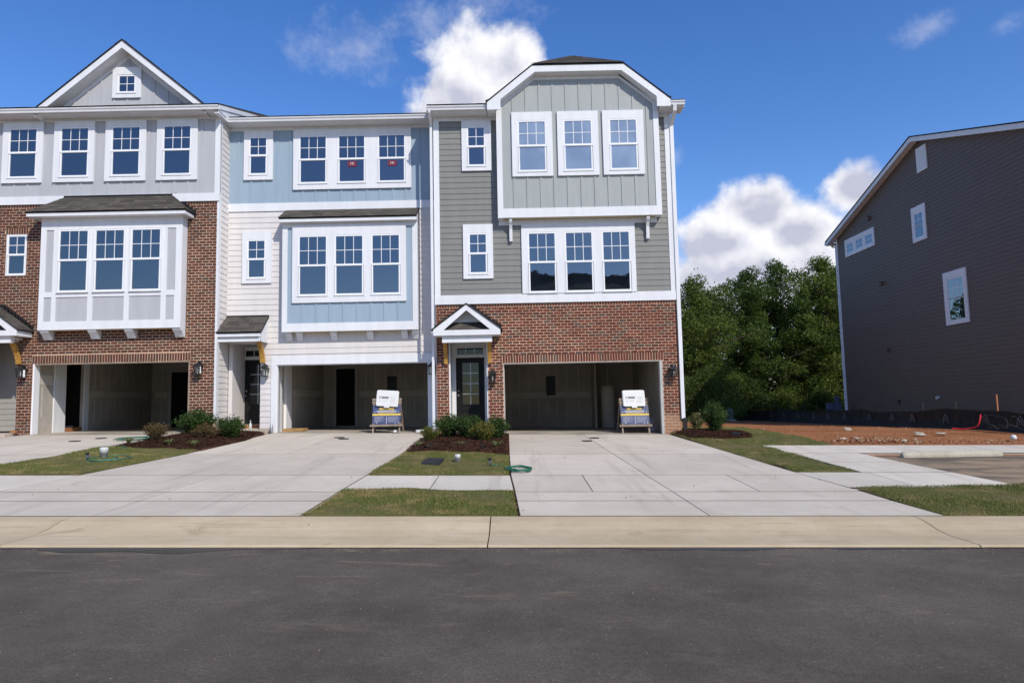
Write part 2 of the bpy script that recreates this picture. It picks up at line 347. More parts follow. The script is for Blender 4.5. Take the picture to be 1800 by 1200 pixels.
def text_mesh(txt, size, mat):
    cu = bpy.data.curves.new('t', 'FONT'); cu.body = txt; cu.size = size; cu.align_x = 'CENTER'; cu.align_y = 'CENTER'; cu.resolution_u = 2; cu.extrude = .0006
    o = bpy.data.objects.new('t', cu); COL.objects.link(o); bpy.context.view_layer.update()
    me = bpy.data.meshes.new_from_object(o.evaluated_get(bpy.context.evaluated_depsgraph_get())); bpy.data.objects.remove(o); me.materials.clear(); me.materials.append(M(mat)); return me

# ------------------------------------------------------------------ terrain
PROF = [(-400, .0), (7.75, .0), (9.05, .13), (20.5, .68), (23, .70), (60, .3), (400, .3)]
PX = [p[0] for p in PROF]; PZ = [p[1] for p in PROF]
def gz(x, y): return float(np.interp(y, PX, PZ))-.02*45*math.tanh(x/45)
def gzv(x, y): return np.interp(y, PX, PZ)-.02*45*np.tanh(x/45)
def sheet(name, xs, ys, dz, mat, parent=None, **props):
    gx, gy = np.meshgrid(np.array(xs, float), np.array(ys, float), indexing='ij'); v = np.stack([gx, gy, gzv(gx, gy)+dz], -1).reshape(-1, 3)
    ny = len(ys); f = [(i*ny+j, (i+1)*ny+j, (i+1)*ny+j+1, i*ny+j+1) for i in range(len(xs)-1) for j in range(ny-1)]
    return obj(name, npmesh(name, v, f, mat, True), parent, **props)
far = [-2500, -1200, -600, -300, -150, -80]; near = list(np.arange(-60, 61, 3.))
g = sheet('ground', far+near+[-q for q in far[::-1]], [-2500, -1000, -400, -150, -60, -30, -12, 0, 7.75, 9.05, 12, 15, 18, 20.5, 23, 27, 32, 38, 45, 52, 60, 80, 120, 200, 400, 1000, 2500], -.045, 'red_dirt', kind='structure')
sheet('road', far[3:]+near+[-q for q in far[3:][::-1]], [-3.2, 0, 3, 5, 7.76], .0, 'asphalt', kind='structure')

# kerb: rolled profile, cast in lengths
kerb = thing('kerb', (0, 8.4, 0), 'x', 'x'); del kerb['label']; del kerb['category']; kerb['kind'] = 'structure'
KP = [(7.75, -.06), (7.752, .012), (7.775, .026), (8.30, .030), (8.52, .055), (8.78, .115), (8.95, .133), (9.045, .134), (9.05, .02)]
kj = [-60, -44.5, -38.8, -33.3, -27.8, -22.3, -16.8, -11.25, -5.75, -.32, 5.15, 10.6, 16.1, 21.6, 27.1, 32.6, 60]
for a, b_ in zip(kj, kj[1:]):
    a += .008; b_ -= .008; mb = MB(); n = max(2, int((b_-a)/1.2)+1); xs = np.linspace(a, b_, n); k = len(KP)
    for x in xs: mb.v += [(x, y, z-.02*45*math.tanh(x/45)) for y, z in KP]
    for i in range(n-1):
        for j in range(k-1): mb.f.append((i*k+j, (i+1)*k+j, (i+1)*k+j+1, i*k+j+1))
    mb.f.append(tuple(range(k-1, -1, -1))); mb.f.append(tuple((n-1)*k+j for j in range(k)))
    mb.build('kerb_segment', 'kerb_concrete', kerb)
# dried gutter water along the lip of the kerb
gd = MB(); xs = np.arange(-40, 40, .2)                  # dirt caught along the lip of the gutter
for x in xs: q = .022+.014*math.sin(x*1.7)+.010*math.sin(x*4.9+1)+rng.uniform(0, .012); gd.v += [(x, 7.752-q-.02, gz(x, 7)+.003), (x, 7.756, gz(x, 7)+.003)]
gd.f = [(2*i, 2*i+2, 2*i+3, 2*i+1) for i in range(len(xs)-1)]; gd.build('gutter_dirt', 'joint_soil', kind='structure')
def puddle(x0, x1, w):
    n = int((x1-x0)/.15); xs = np.linspace(x0, x1, n); mb = MB(); ph = rng.random(3)*9
    for i, x in enumerate(xs):
        t = min(1, i/5, (n-1-i)/5); q = w*t*(.55+.25*math.sin(x*1.9+ph[0])+.2*math.sin(x*5.3+ph[1])); mb.v += [(x, 7.745-max(.004, q), gz(x, 7)+.005), (x, 7.755, gz(x, 7)+.005)]
    mb.f = [(2*i, 2*i+2, 2*i+3, 2*i+1) for i in range(n-1)]
    mb.build('puddle', 'puddle_water', kind='structure')
puddle(-8.6, -2.15, .33); puddle(.95, 5.1, .2); puddle(5.2, 9.5, .30)

def grit():
    n = 2600; x = rng.uniform(-9, 10, n); y = np.where(rng.random(n) < .6, 7.74-np.abs(rng.normal(0, .10, n)), rng.uniform(3.6, 7.7, n)); s_ = rng.uniform(.002, .008, n); z = gzv(x, y)+.001; a = rng.uniform(0, 6.3, n)
    V = np.stack([np.stack([x+s_*np.cos(a+q), y+s_*np.sin(a+q), z], -1) for q in (0, 2.1, 4.2)]+[np.stack([x, y, z+s_*.8], -1)], 1).reshape(-1, 3); k = np.arange(n)[:, None]*4
    plain('grit_stone', (.24, .2, .155), .95, .4, 30); F = np.concatenate([k+[0, 1, 3], k+[1, 2, 3], k+[2, 0, 3]])
    tag(obj('grit', npmesh('grit', V, F, 'grit_stone')), 'fine grit and pebbles on the asphalt along the kerb', 'grit', None, 'stuff')
grit()
def slab(name, mat, parent, pts, top=.0, thick=.11, gap=.007, gapy=.024):
    """concrete slab following the ground; pts ccw in plan"""
    c = np.mean(np.array(pts), 0); q = []
    for p in pts:
        dx, dy = p[0]-c[0], p[1]-c[1]; q.append((p[0]-math.copysign(min(gap, abs(dx)), dx), p[1]-math.copysign(min(gapy, abs(dy)), dy)))
    n = len(q); e = .002; q2 = [(x-math.copysign(e, x-c[0]), y-math.copysign(e, y-c[1])) for x, y in q]
    v = [(x, y, gz(x, y)-thick) for x, y in q]+[(x, y, gz(x, y)+top-e) for x, y in q]+[(x, y, gz(x, y)+top) for x, y in q2]
    f = [tuple(range(2*n, 3*n))]+[(k*n+i, k*n+(i+1) % n, (k+1)*n+(i+1) % n, (k+1)*n+i) for k in (0, 1) for i in range(n)]
    return MB().add(v, f).build(name, mat, parent)
def lerp(pts): return lambda y: float(np.interp(y, [p[0] for p in pts], [p[1] for p in pts]))
def pave(name, L_, Cs, R_, rows, extra, mat):
    """paving with left edge, inner joints and right edge as functions of y; rows are joint positions"""
    quads = []
    for i, (a, b_) in enumerate(zip(rows, rows[1:])):
        cols = [L_]+Cs+[(lambda y, x=x: x) for x in extra.get(i, [])]+[R_]; cols.sort(key=lambda f: f((a+b_)/2))
        quads += [[(l(a), a), (r(a), a), (r(b_), b_), (l(b_), b_)] for l, r in zip(cols, cols[1:])]
    base = MB()                                         # dark joint filler just below the slabs
    for q in quads:
        q = [(x, 9.052 if y == rows[0] and y < 9.2 else y) for x, y in q]; base.add([(x, y, gz(x, y)-.003) for x, y in q], [(0, 1, 2, 3)])
    o = base.build(name, 'joint_soil', kind='structure')
    for q in quads: slab('slab', mat, o, q)
    return o
ROWS = [9.095, 10.13, 10.87, 12.58, 15.65, 20.44]
d3L = lerp([(9, .06), (10.85, .0), (12.5, -.07), (15.4, -.11), (21, -.16)]); d3C = lerp([(9, 2.54), (11, 2.46), (12.7, 2.37), (20.5, 2.03)]); d3R = lerp([(9.1, 5.6), (10.2, 5.47), (11.1, 5.42), (12.9, 5.2), (16, 4.95), (18.7, 4.78), (21, 4.5)])
pave('driveway', d3L, [d3C], d3R, ROWS, {2: [1.22, 3.84]}, 'drive_concrete')
d2L = lerp([(9, -8.32), (10.9, -8.13), (12.6, -7.9), (16.2, -7.38), (18.6, -7.2), (21.3, -7.4)]); d2R = lerp([(9, -2.83), (10.9, -2.77), (12.6, -2.69), (15.8, -2.57), (21.3, -2.5)]); d2C = lerp([(9, -5.55), (21, -4.95)])
pave('driveway', d2L, [d2C], d2R, ROWS[:-1]+[20.5, 21.2], {}, 'drive_concrete')
d1R = lerp([(9, -10.75), (12.6, -10.5), (14, -10.42), (17, -10.05), (21, -9.75)]); d1L = lerp([(9, -15.3), (21, -14.5)]); d1C = lerp([(9, -13), (21, -12.1)])
pave('driveway', d1L, [d1C], d1R, ROWS, {}, 'drive_concrete')
K = lambda x: (lambda y: x)
def mul(f, d): return lambda y: f(y)+d
pave('sidewalk', mul(d1R, .012), [], mul(d2L, -.012), [10.88, 12.57], {0: [-9.3]}, 'walk_concrete')
pave('sidewalk', mul(d2R, .014), [], mul(d3L, -.014), [10.98, 12.52], {0: [-1.37]}, 'walk_concrete')
pave('sidewalk', K(-60), [], mul(d1L, -.012), [10.88, 12.57], {0: list(np.arange(-58.5, -15.6, 1.5))}, 'walk_concrete')
pave('sidewalk', mul(d3R, .012), [], lerp([(11.2, 8.3), (13, 8.1)]), [11.25, 12.88], {0: [6.55]}, 'walk_concrete')
pave('footpath', lerp([(12.9, 6.46), (15.8, 6.33)]), [], lerp([(12.9, 8.1), (15.8, 7.86)]), [12.89, 14.3, 15.78], {}, 'walk_concrete')
pave('sidewalk', K(6.22), [], K(40), [15.79, 17.42], {0: list(np.arange(7.68, 39, 1.55))}, 'walk_concrete')
sheet('parking_lot', [7.87, 8.3, 9, 12, 20, 40], [11.42, 13, 15.3], -.012, 'lot_asphalt', kind='structure')

# ------------------------------------------------------------------ house parts
BH, BL, BG = .0868, .209, .0150            # brick course, length pitch, joint
_bm = {}
def brick_mesh(w, h, mat):
    k = (round(w, 3), round(h, 3), mat)
    if k not in _bm:
        x, z, e = w/2, h/2, .004; mb = MB()      # face at y=0, body behind
        v = [(-x, .05, -z), (x, .05, -z), (x, .05, z), (-x, .05, z), (-x, e, -z), (x, e, -z), (x, e, z), (-x, e, z), (-x+e, 0, -z+e), (x-e, 0, -z+e), (x-e, 0, z-e), (-x+e, 0, z-e)]
        f = [(8, 9, 10, 11)]+[(a+i, a+(i+1) % 4, b_+(i+1) % 4, b_+i) for a, b_ in ((0, 4), (4, 8)) for i in range(4)]
        _bm[k] = mb.add(v, f).mesh('brick', mat)
    return _bm[k]
def brick_wall(house, rect, holes, Y, mat, specials=(), top_rowlock=True, n_single=300, seed=1):
    """mortar slab with holes; every brick laid proud of it. specials: (x0,x1,z0,z1,pitch) bands of upright bricks"""
    rr = random.Random(seed); x0, x1, z0, z1 = rect; mb = MB()
    for a in minus(rect, holes): mb.box(a[0], a[1], Y+.0045, Y+.13, a[2], a[3])
    wall = mb.build('brick_wall', 'mortar', house)
    lay = []
    bands = list(specials)
    if top_rowlock: bands.append((x0, x1, z1-.105, z1, .0835)); ztop = z1-.105
    else: ztop = z1
    for a, b_, c, d, p in bands:
        n = max(1, round((b_-a)/p)); p = (b_-a)/n
        for i in range(n): lay.append((a+(i+.5)*p, (c+d)/2, p-BG, d-c-BG, 1))
    blocked = list(holes)+[(s[0], s[1], s[2], s[3]) for s in specials]
    nrow = int((ztop-z0)/BH)
    for r in range(nrow+1):
        za = ztop-(r+1)*BH; zb = za+BH
        if zb < z0+.02: break
        za = max(za, z0); zm = (za+zb)/2
        segs = [(x0, x1)]
        for h in blocked:
            if h[2] < zm < h[3]:
                segs = [q for s_ in segs for q in ((s_[0], min(s_[1], h[0])), (max(s_[0], h[1]), s_[1])) if q[1]-q[0] > .03]
        off = (BL/2 if r % 2 else 0)
        for a, b_ in segs:
            i0 = math.floor((a-x0-off)/BL); x = x0+off+i0*BL
            while x < b_-1e-4:
                p, q = max(a, x), min(b_, x+BL)
                if q-p > .035: lay.append(((p+q)/2, zm, q-p-BG, zb-za-BG, 0))
                x += BL
    lay.sort(key=lambda t: (t[2] < .19 and not t[4], t[0]**2+(t[1]-1.6)**2))
    V = []; F = []
    for i, (x, z, w, h, up) in enumerate(lay):
        jy = rr.uniform(-.003, .003); jz = rr.uniform(-.0015, .0015); ro = rr.uniform(-.006, .006)
        if i < n_single: obj('brick', brick_mesh(w, h, mat), wall, (x, Y+jy, z+jz), (0, ro, 0))
        else:
            X, Zh, e = w/2, h/2, .004; n = len(V)
            V += [(x-X, Y+.05, z-Zh), (x+X, Y+.05, z-Zh), (x+X, Y+.05, z+Zh), (x-X, Y+.05, z+Zh)]
            V += [(x-X, Y+jy, z-Zh+jz), (x+X, Y+jy, z-Zh+jz), (x+X, Y+jy, z+Zh+jz), (x-X, Y+jy, z+Zh+jz)]
            F += [(n+4, n+5, n+6, n+7)]+[(n+k, n+(k+1) % 4, n+4+(k+1) % 4, n+4+k) for k in range(4)]
    if V: MB().add(V, F).build('brickwork', mat, wall, kind='stuff')
    return wall
def lap(house, mat, spans, Y, z0, z1, pitch=.175, name='lap_siding', backing=None):
    """horizontal planks facing -y. spans(zm) -> list of (x0,x1)"""
    mb = MB(); bk = backing or spans((z0+z1)/2); 
    for a, b_ in bk: mb.box(a, b_, Y+.001, Y+.10, z0, z1)
    w = mb.build(name, mat, house); z = z0; cache = {}
    while z < z1-.03:
        h = min(pitch, z1-z)
        for a, b_ in spans(z+h/2):
            k = (round(a, 3), round(b_, 3), round(h, 3))
            if k not in cache:
                cache[k] = MB().hexa([(a, -.020, 0), (b_, -.020, 0), (b_, 0, 0), (a, 0, 0), (a, -.006, h+.004), (b_, -.006, h+.004), (b_, 0, h+.004), (a, 0, h+.004)]).mesh('plank', mat)
            obj('plank', cache[k], w, (0, Y, z))
        z += pitch
    return w
def lapx(house, mat, X, s, spans, z0, z1, pitch=.175, name='lap_siding', backing=None):
    """planks on a wall of constant x, facing s (+1 or -1)"""
    mb = MB()
    for poly in (backing or [[(a, z0), (b_, z0), (b_, z1), (a, z1)] for a, b_ in spans((z0+z1)/2)]): mb.prism(poly, 'x', X-s*.001, X-s*.10)
    w = mb.build(name, mat, house); z = z0; cache = {}
    while z < z1-.03:
        h = min(pitch, z1-z)
        for a, b_ in spans(z+h/2):
            k = (round(a, 3), round(b_, 3), round(h, 3))
            if k not in cache:
                o_, i_ = s*.020, s*.006; p = [(o_, a, 0), (o_, b_, 0), (0, b_, 0), (0, a, 0), (i_, a, h+.004), (i_, b_, h+.004), (0, b_, h+.004), (0, a, h+.004)]
                if s < 0: p = [p[i] for i in (1, 0, 3, 2, 5, 4, 7, 6)]
                cache[k] = MB().hexa(p).mesh('plank', mat)
            obj('plank', cache[k], w, (X, 0, z))
        z += pitch
    return w
def battens(parent, mat, Y, x0, x1, z0, z1, pitch=.406, start=None, width=.062, ztop=None, zbot=None):
    x = x0+pitch/2 if start is None else start
    while x < x1-.03:
        zt = ztop(x) if ztop else z1
        if zt > z0+.05: bx('batten', mat, parent, x-width/2, x+width/2, Y-.019, Y-.0005, z0, zt)
        x += pitch
def window(parent, Y, x0, x1, z0, z1, rail=None, nc=3, outer=None, glass='window_glass', deep=0, jack=False):
    """glass opening x0..x1, z0..z1; Y is the wall face. outer = casing rectangle"""
    s = .045; Y = Y+deep
    ox = outer or (x0-s-.03, x1+s+.03, z0-s-.03, z1+s+.03)
    w = ring(MB(), ox[0], ox[1], ox[2], ox[3], x0-s, x1+s, z0-s, z1+s, Y-.048, Y+.01)
    w.box(x0-s-.02, x1+s+.02, Y-.066, Y-.0485, z0-s-.03, z0-s+.004)
    win = w.build('window', 'white_paint', parent)
    def sash(a, b_, c, d, y): ring(MB(), a-s, b_+s, c-s*.9, d+s*.9, a, b_, c, d, y-.014, y+.022).build('sash', 'vinyl_white', win)
    def glaze(a, b_, c, d, y, nx, nz):
        m_ = .009
        for i in range(nx):
            for j in range(nz):
                p, q = a+(b_-a)*i/nx, a+(b_-a)*(i+1)/nx; u, v = c+(d-c)*j/nz, c+(d-c)*(j+1)/nz
                an = random.gauss(0, .0045); tv = random.gauss(0, .0045); t = an*(q-p)/2+tv*(v-u)/2; t2 = an*(q-p)/2-tv*(v-u)/2; tr, tr2 = -an*(q-p)/2+tv*(v-u)/2, -an*(q-p)/2-tv*(v-u)/2
                MB().hexa([(p, y+t, u), (q, y+tr, u), (q, y+.012, u), (p, y+.012, u), (p, y+t2, v), (q, y+tr2, v), (q, y+.012, v), (p, y+.012, v)]).build('pane', glass, win)
        g_ = MB()
        for i in range(1, nx): x = a+(b_-a)*i/nx; g_.box(x-m_, x+m_, y-.007, y-.002, c, d)
        for j in range(1, nz): z = c+(d-c)*j/nz; g_.box(a, b_, y-.0065, y-.0025, z-m_, z+m_)
        if nx*nz > 1: g_.build('muntin', 'vinyl_white', win)
    if rail is None: sash(x0, x1, z0, z1, Y-.022); glaze(x0, x1, z0, z1, Y-.016, nc, 2)
    else:
        sash(x0, x1, rail+.026, z1, Y-.030); glaze(x0, x1, rail+.026, z1, Y-.024, nc, 2)
        sash(x0+.012, x1-.012, z0, rail-.03, Y-.020); glaze(x0+.012, x1-.012, z0, rail-.03, Y-.014, 1, 1)
        bx('meeting_rail', 'vinyl_white', win, x0-.04, x1+.04, Y-.047, Y-.02, rail-.032, rail+.028)
    return win
def casing(parent, Y, rect, holes, proud=.046):
    mb = MB()
    for a in minus(rect, holes): mb.box(a[0], a[1], Y-proud, Y+.005, a[2], a[3])
    return mb.build('window_trim', 'white_paint', parent)
def gutter(parent, x0, x1, Y, z, ends=True):
    """K-style gutter along x; Y = fascia face, z = top"""
    prof = [(Y, z), (Y, z-.12), (Y-.075, z-.12), (Y-.085, z-.07), (Y-.112, z-.035), (Y-.118, z), (Y-.106, z), (Y-.10, z-.03), (Y-.075, z-.06), (Y-.068, z-.11), (Y-.012, z-.11), (Y-.012, z)]
    return MB().prism(prof, 'x', x0, x1).build('gutter', 'white_paint', parent)
def downspout(parent, pts, w=.075, d=.055):
    mb = MB(); P = [Vector(p) for p in pts]
    for i, (a, b_) in enumerate(zip(P, P[1:])):
        t = (b_-a).normalized(); sx = Vector((1, 0, 0)) if abs(t.x) < .8 else Vector((0, 0, 1)); n = t.cross(sx).normalized(); sx = n.cross(t).normalized()
        q = [c+sx*w/2*i_+n*d/2*j for c in (a-t*.01, b_+t*.01) for i_, j in ((-1, -1), (1, -1), (1, 1), (-1, 1))]; mb.hexa(q)
    return mb.build('downspout', 'white_paint', parent)
def shingles(parent, corners, exposure=.135, tab=.24, mat='shingle', seed=3, limit=None):
    """rows of shingle tabs over the planar quad (eaveL, eaveR, topR, topL)"""
    rr = random.Random(seed); a, b_, c, d = [Vector(p) for p in corners]; n = (b_-a).cross(d-a).normalized()
    if n.z < 0: n = -n
    H = ((d+c)/2-(a+b_)/2).length; rows = max(1, round(H/exposure)); V = []; F = []
    for r in range(rows):
        t0, t1 = r/rows, min(1.0, (r+1.25)/rows); l0, r0 = a.lerp(d, t0), b_.lerp(c, t0); l1, r1 = a.lerp(d, t1), b_.lerp(c, t1); W = (r0-l0).length
        cuts = [0]; x = rr.uniform(.3, 1)*tab
        while x < W-.06: cuts.append(x/W); x += tab*rr.uniform(.6, 1.35)
        cuts.append(1)
        for u, v in zip(cuts, cuts[1:]):
            up = .010+rr.uniform(0, .007); g_ = .003/max(W, .1)
            p = [l0.lerp(r0, u+g_), l0.lerp(r0, v-g_), l1.lerp(r1, v-g_), l1.lerp(r1, u+g_)]; drop = (d-a).normalized()*rr.uniform(0, .012)
            q = [p[0]-drop+n*up, p[1]-drop+n*up, p[2]+n*.004, p[3]+n*.004]
            vs = [p[0]-drop, p[1]-drop, p[2], p[3]]+q
            if limit is None or limit > 0:
                MB().hexa(vs).build('shingle', mat, parent)
                if limit: limit -= 1
            else: k = len(V); V += [tuple(w_) for w_ in vs]; F += [(k+4, k+5, k+6, k+7), (k, k+1, k+5, k+4), (k+1, k+2, k+6, k+5), (k+3, k, k+4, k+7)]
    if V: MB().add(V, F).build('shingle_courses', mat, parent, kind='stuff')
def corbel(parent, x, w, Y, z, h, d, mat='white_paint'):
    """curved bracket: plate on the wall, scroll under the load"""
    prof = [(Y, z), (Y-d, z), (Y-d, z-h*.22)]+[(Y-d*(1-.72*t)-.0, z-h*(.22+.78*t)+h*.10*math.sin(math.pi*t)) for t in (.2, .4, .6, .8, 1)]+[(Y, z-h)]
    return MB().prism(prof, 'x', x-w/2, x+w/2).build('bracket', mat, parent)
def wood_brace(parent, x, w, Y, ztop, h, d):
    out = [(Y-.0, ztop-h), (Y-.10, ztop-h)]+[(Y-.10-(d-.10)*(t**1.7), ztop-h+h*t) for t in (.2, .4, .6, .8, 1)]+[(Y-d+.13, ztop)]+[(Y-.0-(d-.13)*(t**1.7), ztop-h+h*t) for t in (.8, .6, .4, .2)]
    return MB().prism(out, 'x', x-w/2, x+w/2).build('bracket', 'honey_wood', parent)
def lantern(x, Y, z, label):
    """black wall lantern, z = centre of its cage"""
    t = thing('wall_lantern', (x, Y, z), label, 'wall lamp', 'wall lanterns beside the doors and garages')
    bx('backplate', 'black_metal', t, x-.055, x+.055, Y-.02, Y, z-.02, z+.22)
    MB().tube([(x, Y-.015, z+.19), (x, Y-.05, z+.235), (x, Y-.11, z+.235), (x, Y-.13, z+.19)], .017, 8).build('arm', 'black_metal', t, True)
    cy = Y-.13; mb = MB(); h = .095
    for sx in (-1, 1):
        for sy in (-1, 1): mb.hexa([(x+sx*h*.78-.009, cy+sy*h*.78-.009, z-.13), (x+sx*h*.78+.009, cy+sy*h*.78-.009, z-.13), (x+sx*h*.78+.009, cy+sy*h*.78+.009, z-.13), (x+sx*h*.78-.009, cy+sy*h*.78+.009, z-.13), (x+sx*h-.009, cy+sy*h-.009, z+.10), (x+sx*h+.009, cy+sy*h-.009, z+.10), (x+sx*h+.009, cy+sy*h+.009, z+.10), (x+sx*h-.009, cy+sy*h+.009, z+.10)])
    mb.box(x-.095, x+.095, cy-.095, cy+.095, z-.145, z-.125); mb.build('cage', 'black_metal', t)
    mb = MB(); q = .125
    for r0, z0_, r1, z1_ in ((q, z+.10, q*.9, z+.12), (q*.9, z+.12, .035, z+.185), (.03, z+.185, .02, z+.21)):
        mb.hexa([(x-r0, cy-r0, z0_), (x+r0, cy-r0, z0_), (x+r0, cy+r0, z0_), (x-r0, cy+r0, z0_), (x-r1, cy-r1, z1_), (x+r1, cy-r1, z1_), (x+r1, cy+r1, z1_), (x-r1, cy+r1, z1_)])
    mb.build('cap', 'black_metal', t)
    MB().box(x-.07, x+.07, cy-.07, cy+.07, z-.12, z+.095).build('glass', 'clear_glass', t)
    MB().lathe(x, cy, [(.012, z-.12), (.013, z-.05), (.028, z-.01), (.026, z+.03), (.008, z+.06)], 10).build('bulb', 'white_plastic', t, True)
def entry_door(house, x0, x1, z0, z1, Y, cols=2):
    d = bx('door', 'black_paint', house, x0, x1, Y, Y+.045, z0, z1); w = x1-x0; h = z1-z0
    gx0, gx1, g0, g1 = x0+w*.22, x1-w*.2, z0+h*.31, z1-h*.075
    ring(MB(), gx0-.035, gx1+.035, g0-.035, g1+.035, gx0, gx1, g0, g1, Y-.014, Y).build('glass_stop', 'black_paint', d)
    for i in range(cols):
        for j in range(4):
            a, b_ = gx0+(gx1-gx0)*i/cols, gx0+(gx1-gx0)*(i+1)/cols; c, e = g0+(g1-g0)*j/4, g0+(g1-g0)*(j+1)/4
            bx('pane', 'door_glass', d, a+.001, b_-.001, Y-.005, Y-.001, c+.001, e-.001)
    g_ = MB()
    for j in range(1, 4): z = g0+(g1-g0)*j/4; g_.box(gx0, gx1, Y-.011, Y-.006, z-.010, z+.010)
    for i in range(1, cols): x = gx0+(gx1-gx0)*i/cols; g_.box(x-.010, x+.010, Y-.0115, Y-.0055, g0, g1)
    g_.build('muntin', 'galvanised', d)
    ring(MB(), gx0-.03, gx1+.03, z0+.16, z0+h*.24, gx0+.01, gx1-.01, z0+.2, z0+h*.24-.04, Y-.012, Y).build('panel', 'black_paint', d)
    MB().tube([(x0+.07, Y-.005, z0+.93), (x0+.07, Y-.05, z0+.93), (x0+.07, Y-.075, z0+.93)], [.012, .014, .03], 10).build('handle', 'silver', d, True)
    MB().tube([(x0+.07, Y, z0+1.08), (x0+.07, Y-.02, z0+1.08)], .026, 10).build('lock', 'silver', d, True)
    return d
def mudded(parent, X=None, Y=None, a0=0, a1=1, z0=1, z1=3.1, seed=1):
    """joint compound drawn over the drywall: vertical strips and one level seam"""
    rr = random.Random(seed); a = a0+.25
    zm = z0+(z1-z0)*.5
    def st(u0, u1, c, d):
        if Y is not None: bx('joint_strip', 'joint_mud', parent, u0, u1, Y-.003, Y+.002, c, d)
        else: bx('joint_strip', 'joint_mud', parent, X-.002, X+.003, u0, u1, c, d)
    st(a0+.02, a1-.02, zm-.11, zm+.11)
    while a < a1-.15:
        st(a, a+.05, z0+.25, zm-.22); st(a+.01, a+.055, zm+.2, z1-.12); a += rr.uniform(.34, .46)
def garage(house, x0, x1, ox0, ox1, otop, Y, depth, ztop, zf, seed=1, lip=.2):
    """open garage behind an opening: floor, side walls, back wall, ceiling with joint compound"""
    yb = Y+depth; e = .1
    fl = sheet('garage_floor', [x0-.05, x1+.05], [Y-.06, Y+.4, Y+1.5, yb+.1], .004, 'concrete_floor'); fl.parent = house; fl.matrix_parent_inverse = Matrix.Translation(-Vector(house['_at']))
    mb = MB(); mb.box(x0-e, x0, Y+lip, yb, zf-.6, ztop); L_ = mb.build('garage_wall', 'drywall', house)
    Rw = MB().box(x1, x1+e, Y+lip, yb, zf-.6, ztop).build('garage_wall', 'drywall', house)
    Bw = MB().box(x0-e, x1+e, yb, yb+e, zf-.6, ztop).build('garage_wall', 'drywall', house)
    MB().box(x0-e, x1+e, Y+lip, yb+e, ztop, ztop+.1).build('garage_ceiling', 'drywall', house)
    fr = MB()
    for a in minus((x0-e, x1+e, zf-.4, ztop), [(ox0, ox1, -9, otop)]): fr.box(a[0], a[1], Y+lip-.05, Y+lip+.005, a[2], a[3])
    fr.build('garage_wall', 'drywall', house)
    return L_, Rw, Bw
def roof_poly(mb, pts, th=.06):
    n = len(pts); return mb.add([tuple(p) for p in pts]+[(p[0], p[1], p[2]-th) for p in pts], [tuple(range(n)), tuple(range(2*n-1, n-1, -1))]+[(i, n+i, n+(i+1) % n, (i+1) % n) for i in range(n)])
def main_roof(house, x0, x1, Ye, ze, ridge=27.2, slope=.34):
    zr = ze+slope*(ridge-Ye); mb = MB()
    roof_poly(mb, [(x0, Ye, ze), (x1, Ye, ze), (x1, ridge, zr), (x0, ridge, zr)]); roof_poly(mb, [(x0, ridge, zr), (x1, ridge, zr), (x1, 2*ridge-Ye, ze), (x0, 2*ridge-Ye, ze)])
    r = mb.build('roof', 'shingle', house)
    shingles(r, [(x0, Ye-.03, ze+.01), (x1, Ye-.03, ze+.01), (x1, ridge, zr+.01), (x0, ridge, zr+.01)], .2, .34, limit=0)
    return r
def shell(house, x0, x1, Y, yb, ztop, mat, ridge=27.2, slope=.34):
    mb = MB()
    for X in (x0, x1-.12): mb.prism([(Y, -.3), (yb, -.3), (yb, ztop), (ridge, ztop+slope*(ridge-Y)), (Y, ztop)], 'x', X, X+.12)
    mb.box(x0+.12, x1-.12, yb-.12, yb, -.3, ztop); mb.build('wall', mat, house)
def eave(house, x0, x1, Ywall, Yf, zs, ztop):
    """soffit and fascia with a gutter hung on it"""
    bx('soffit', 'white_paint', house, x0, x1, Yf, Ywall+.1, zs, zs+.02); bx('fascia', 'white_paint', house, x0, x1, Yf, Yf+.025, zs+.021, ztop-.01)
    gutter(house, x0, x1, Yf-.001, ztop)
def triple(house, Y, rect, cols, z0, z1, rail, glass='window_glass', nc=3):
    e = .073; casing(house, Y, rect, [(a-e, b_+e, z0-e, z1+e) for a, b_ in cols])
    for a, b_ in cols: window(house, Y-.002, a, b_, z0, z1, rail, nc, (a-e, b_+e, z0-e, z1+e), glass)
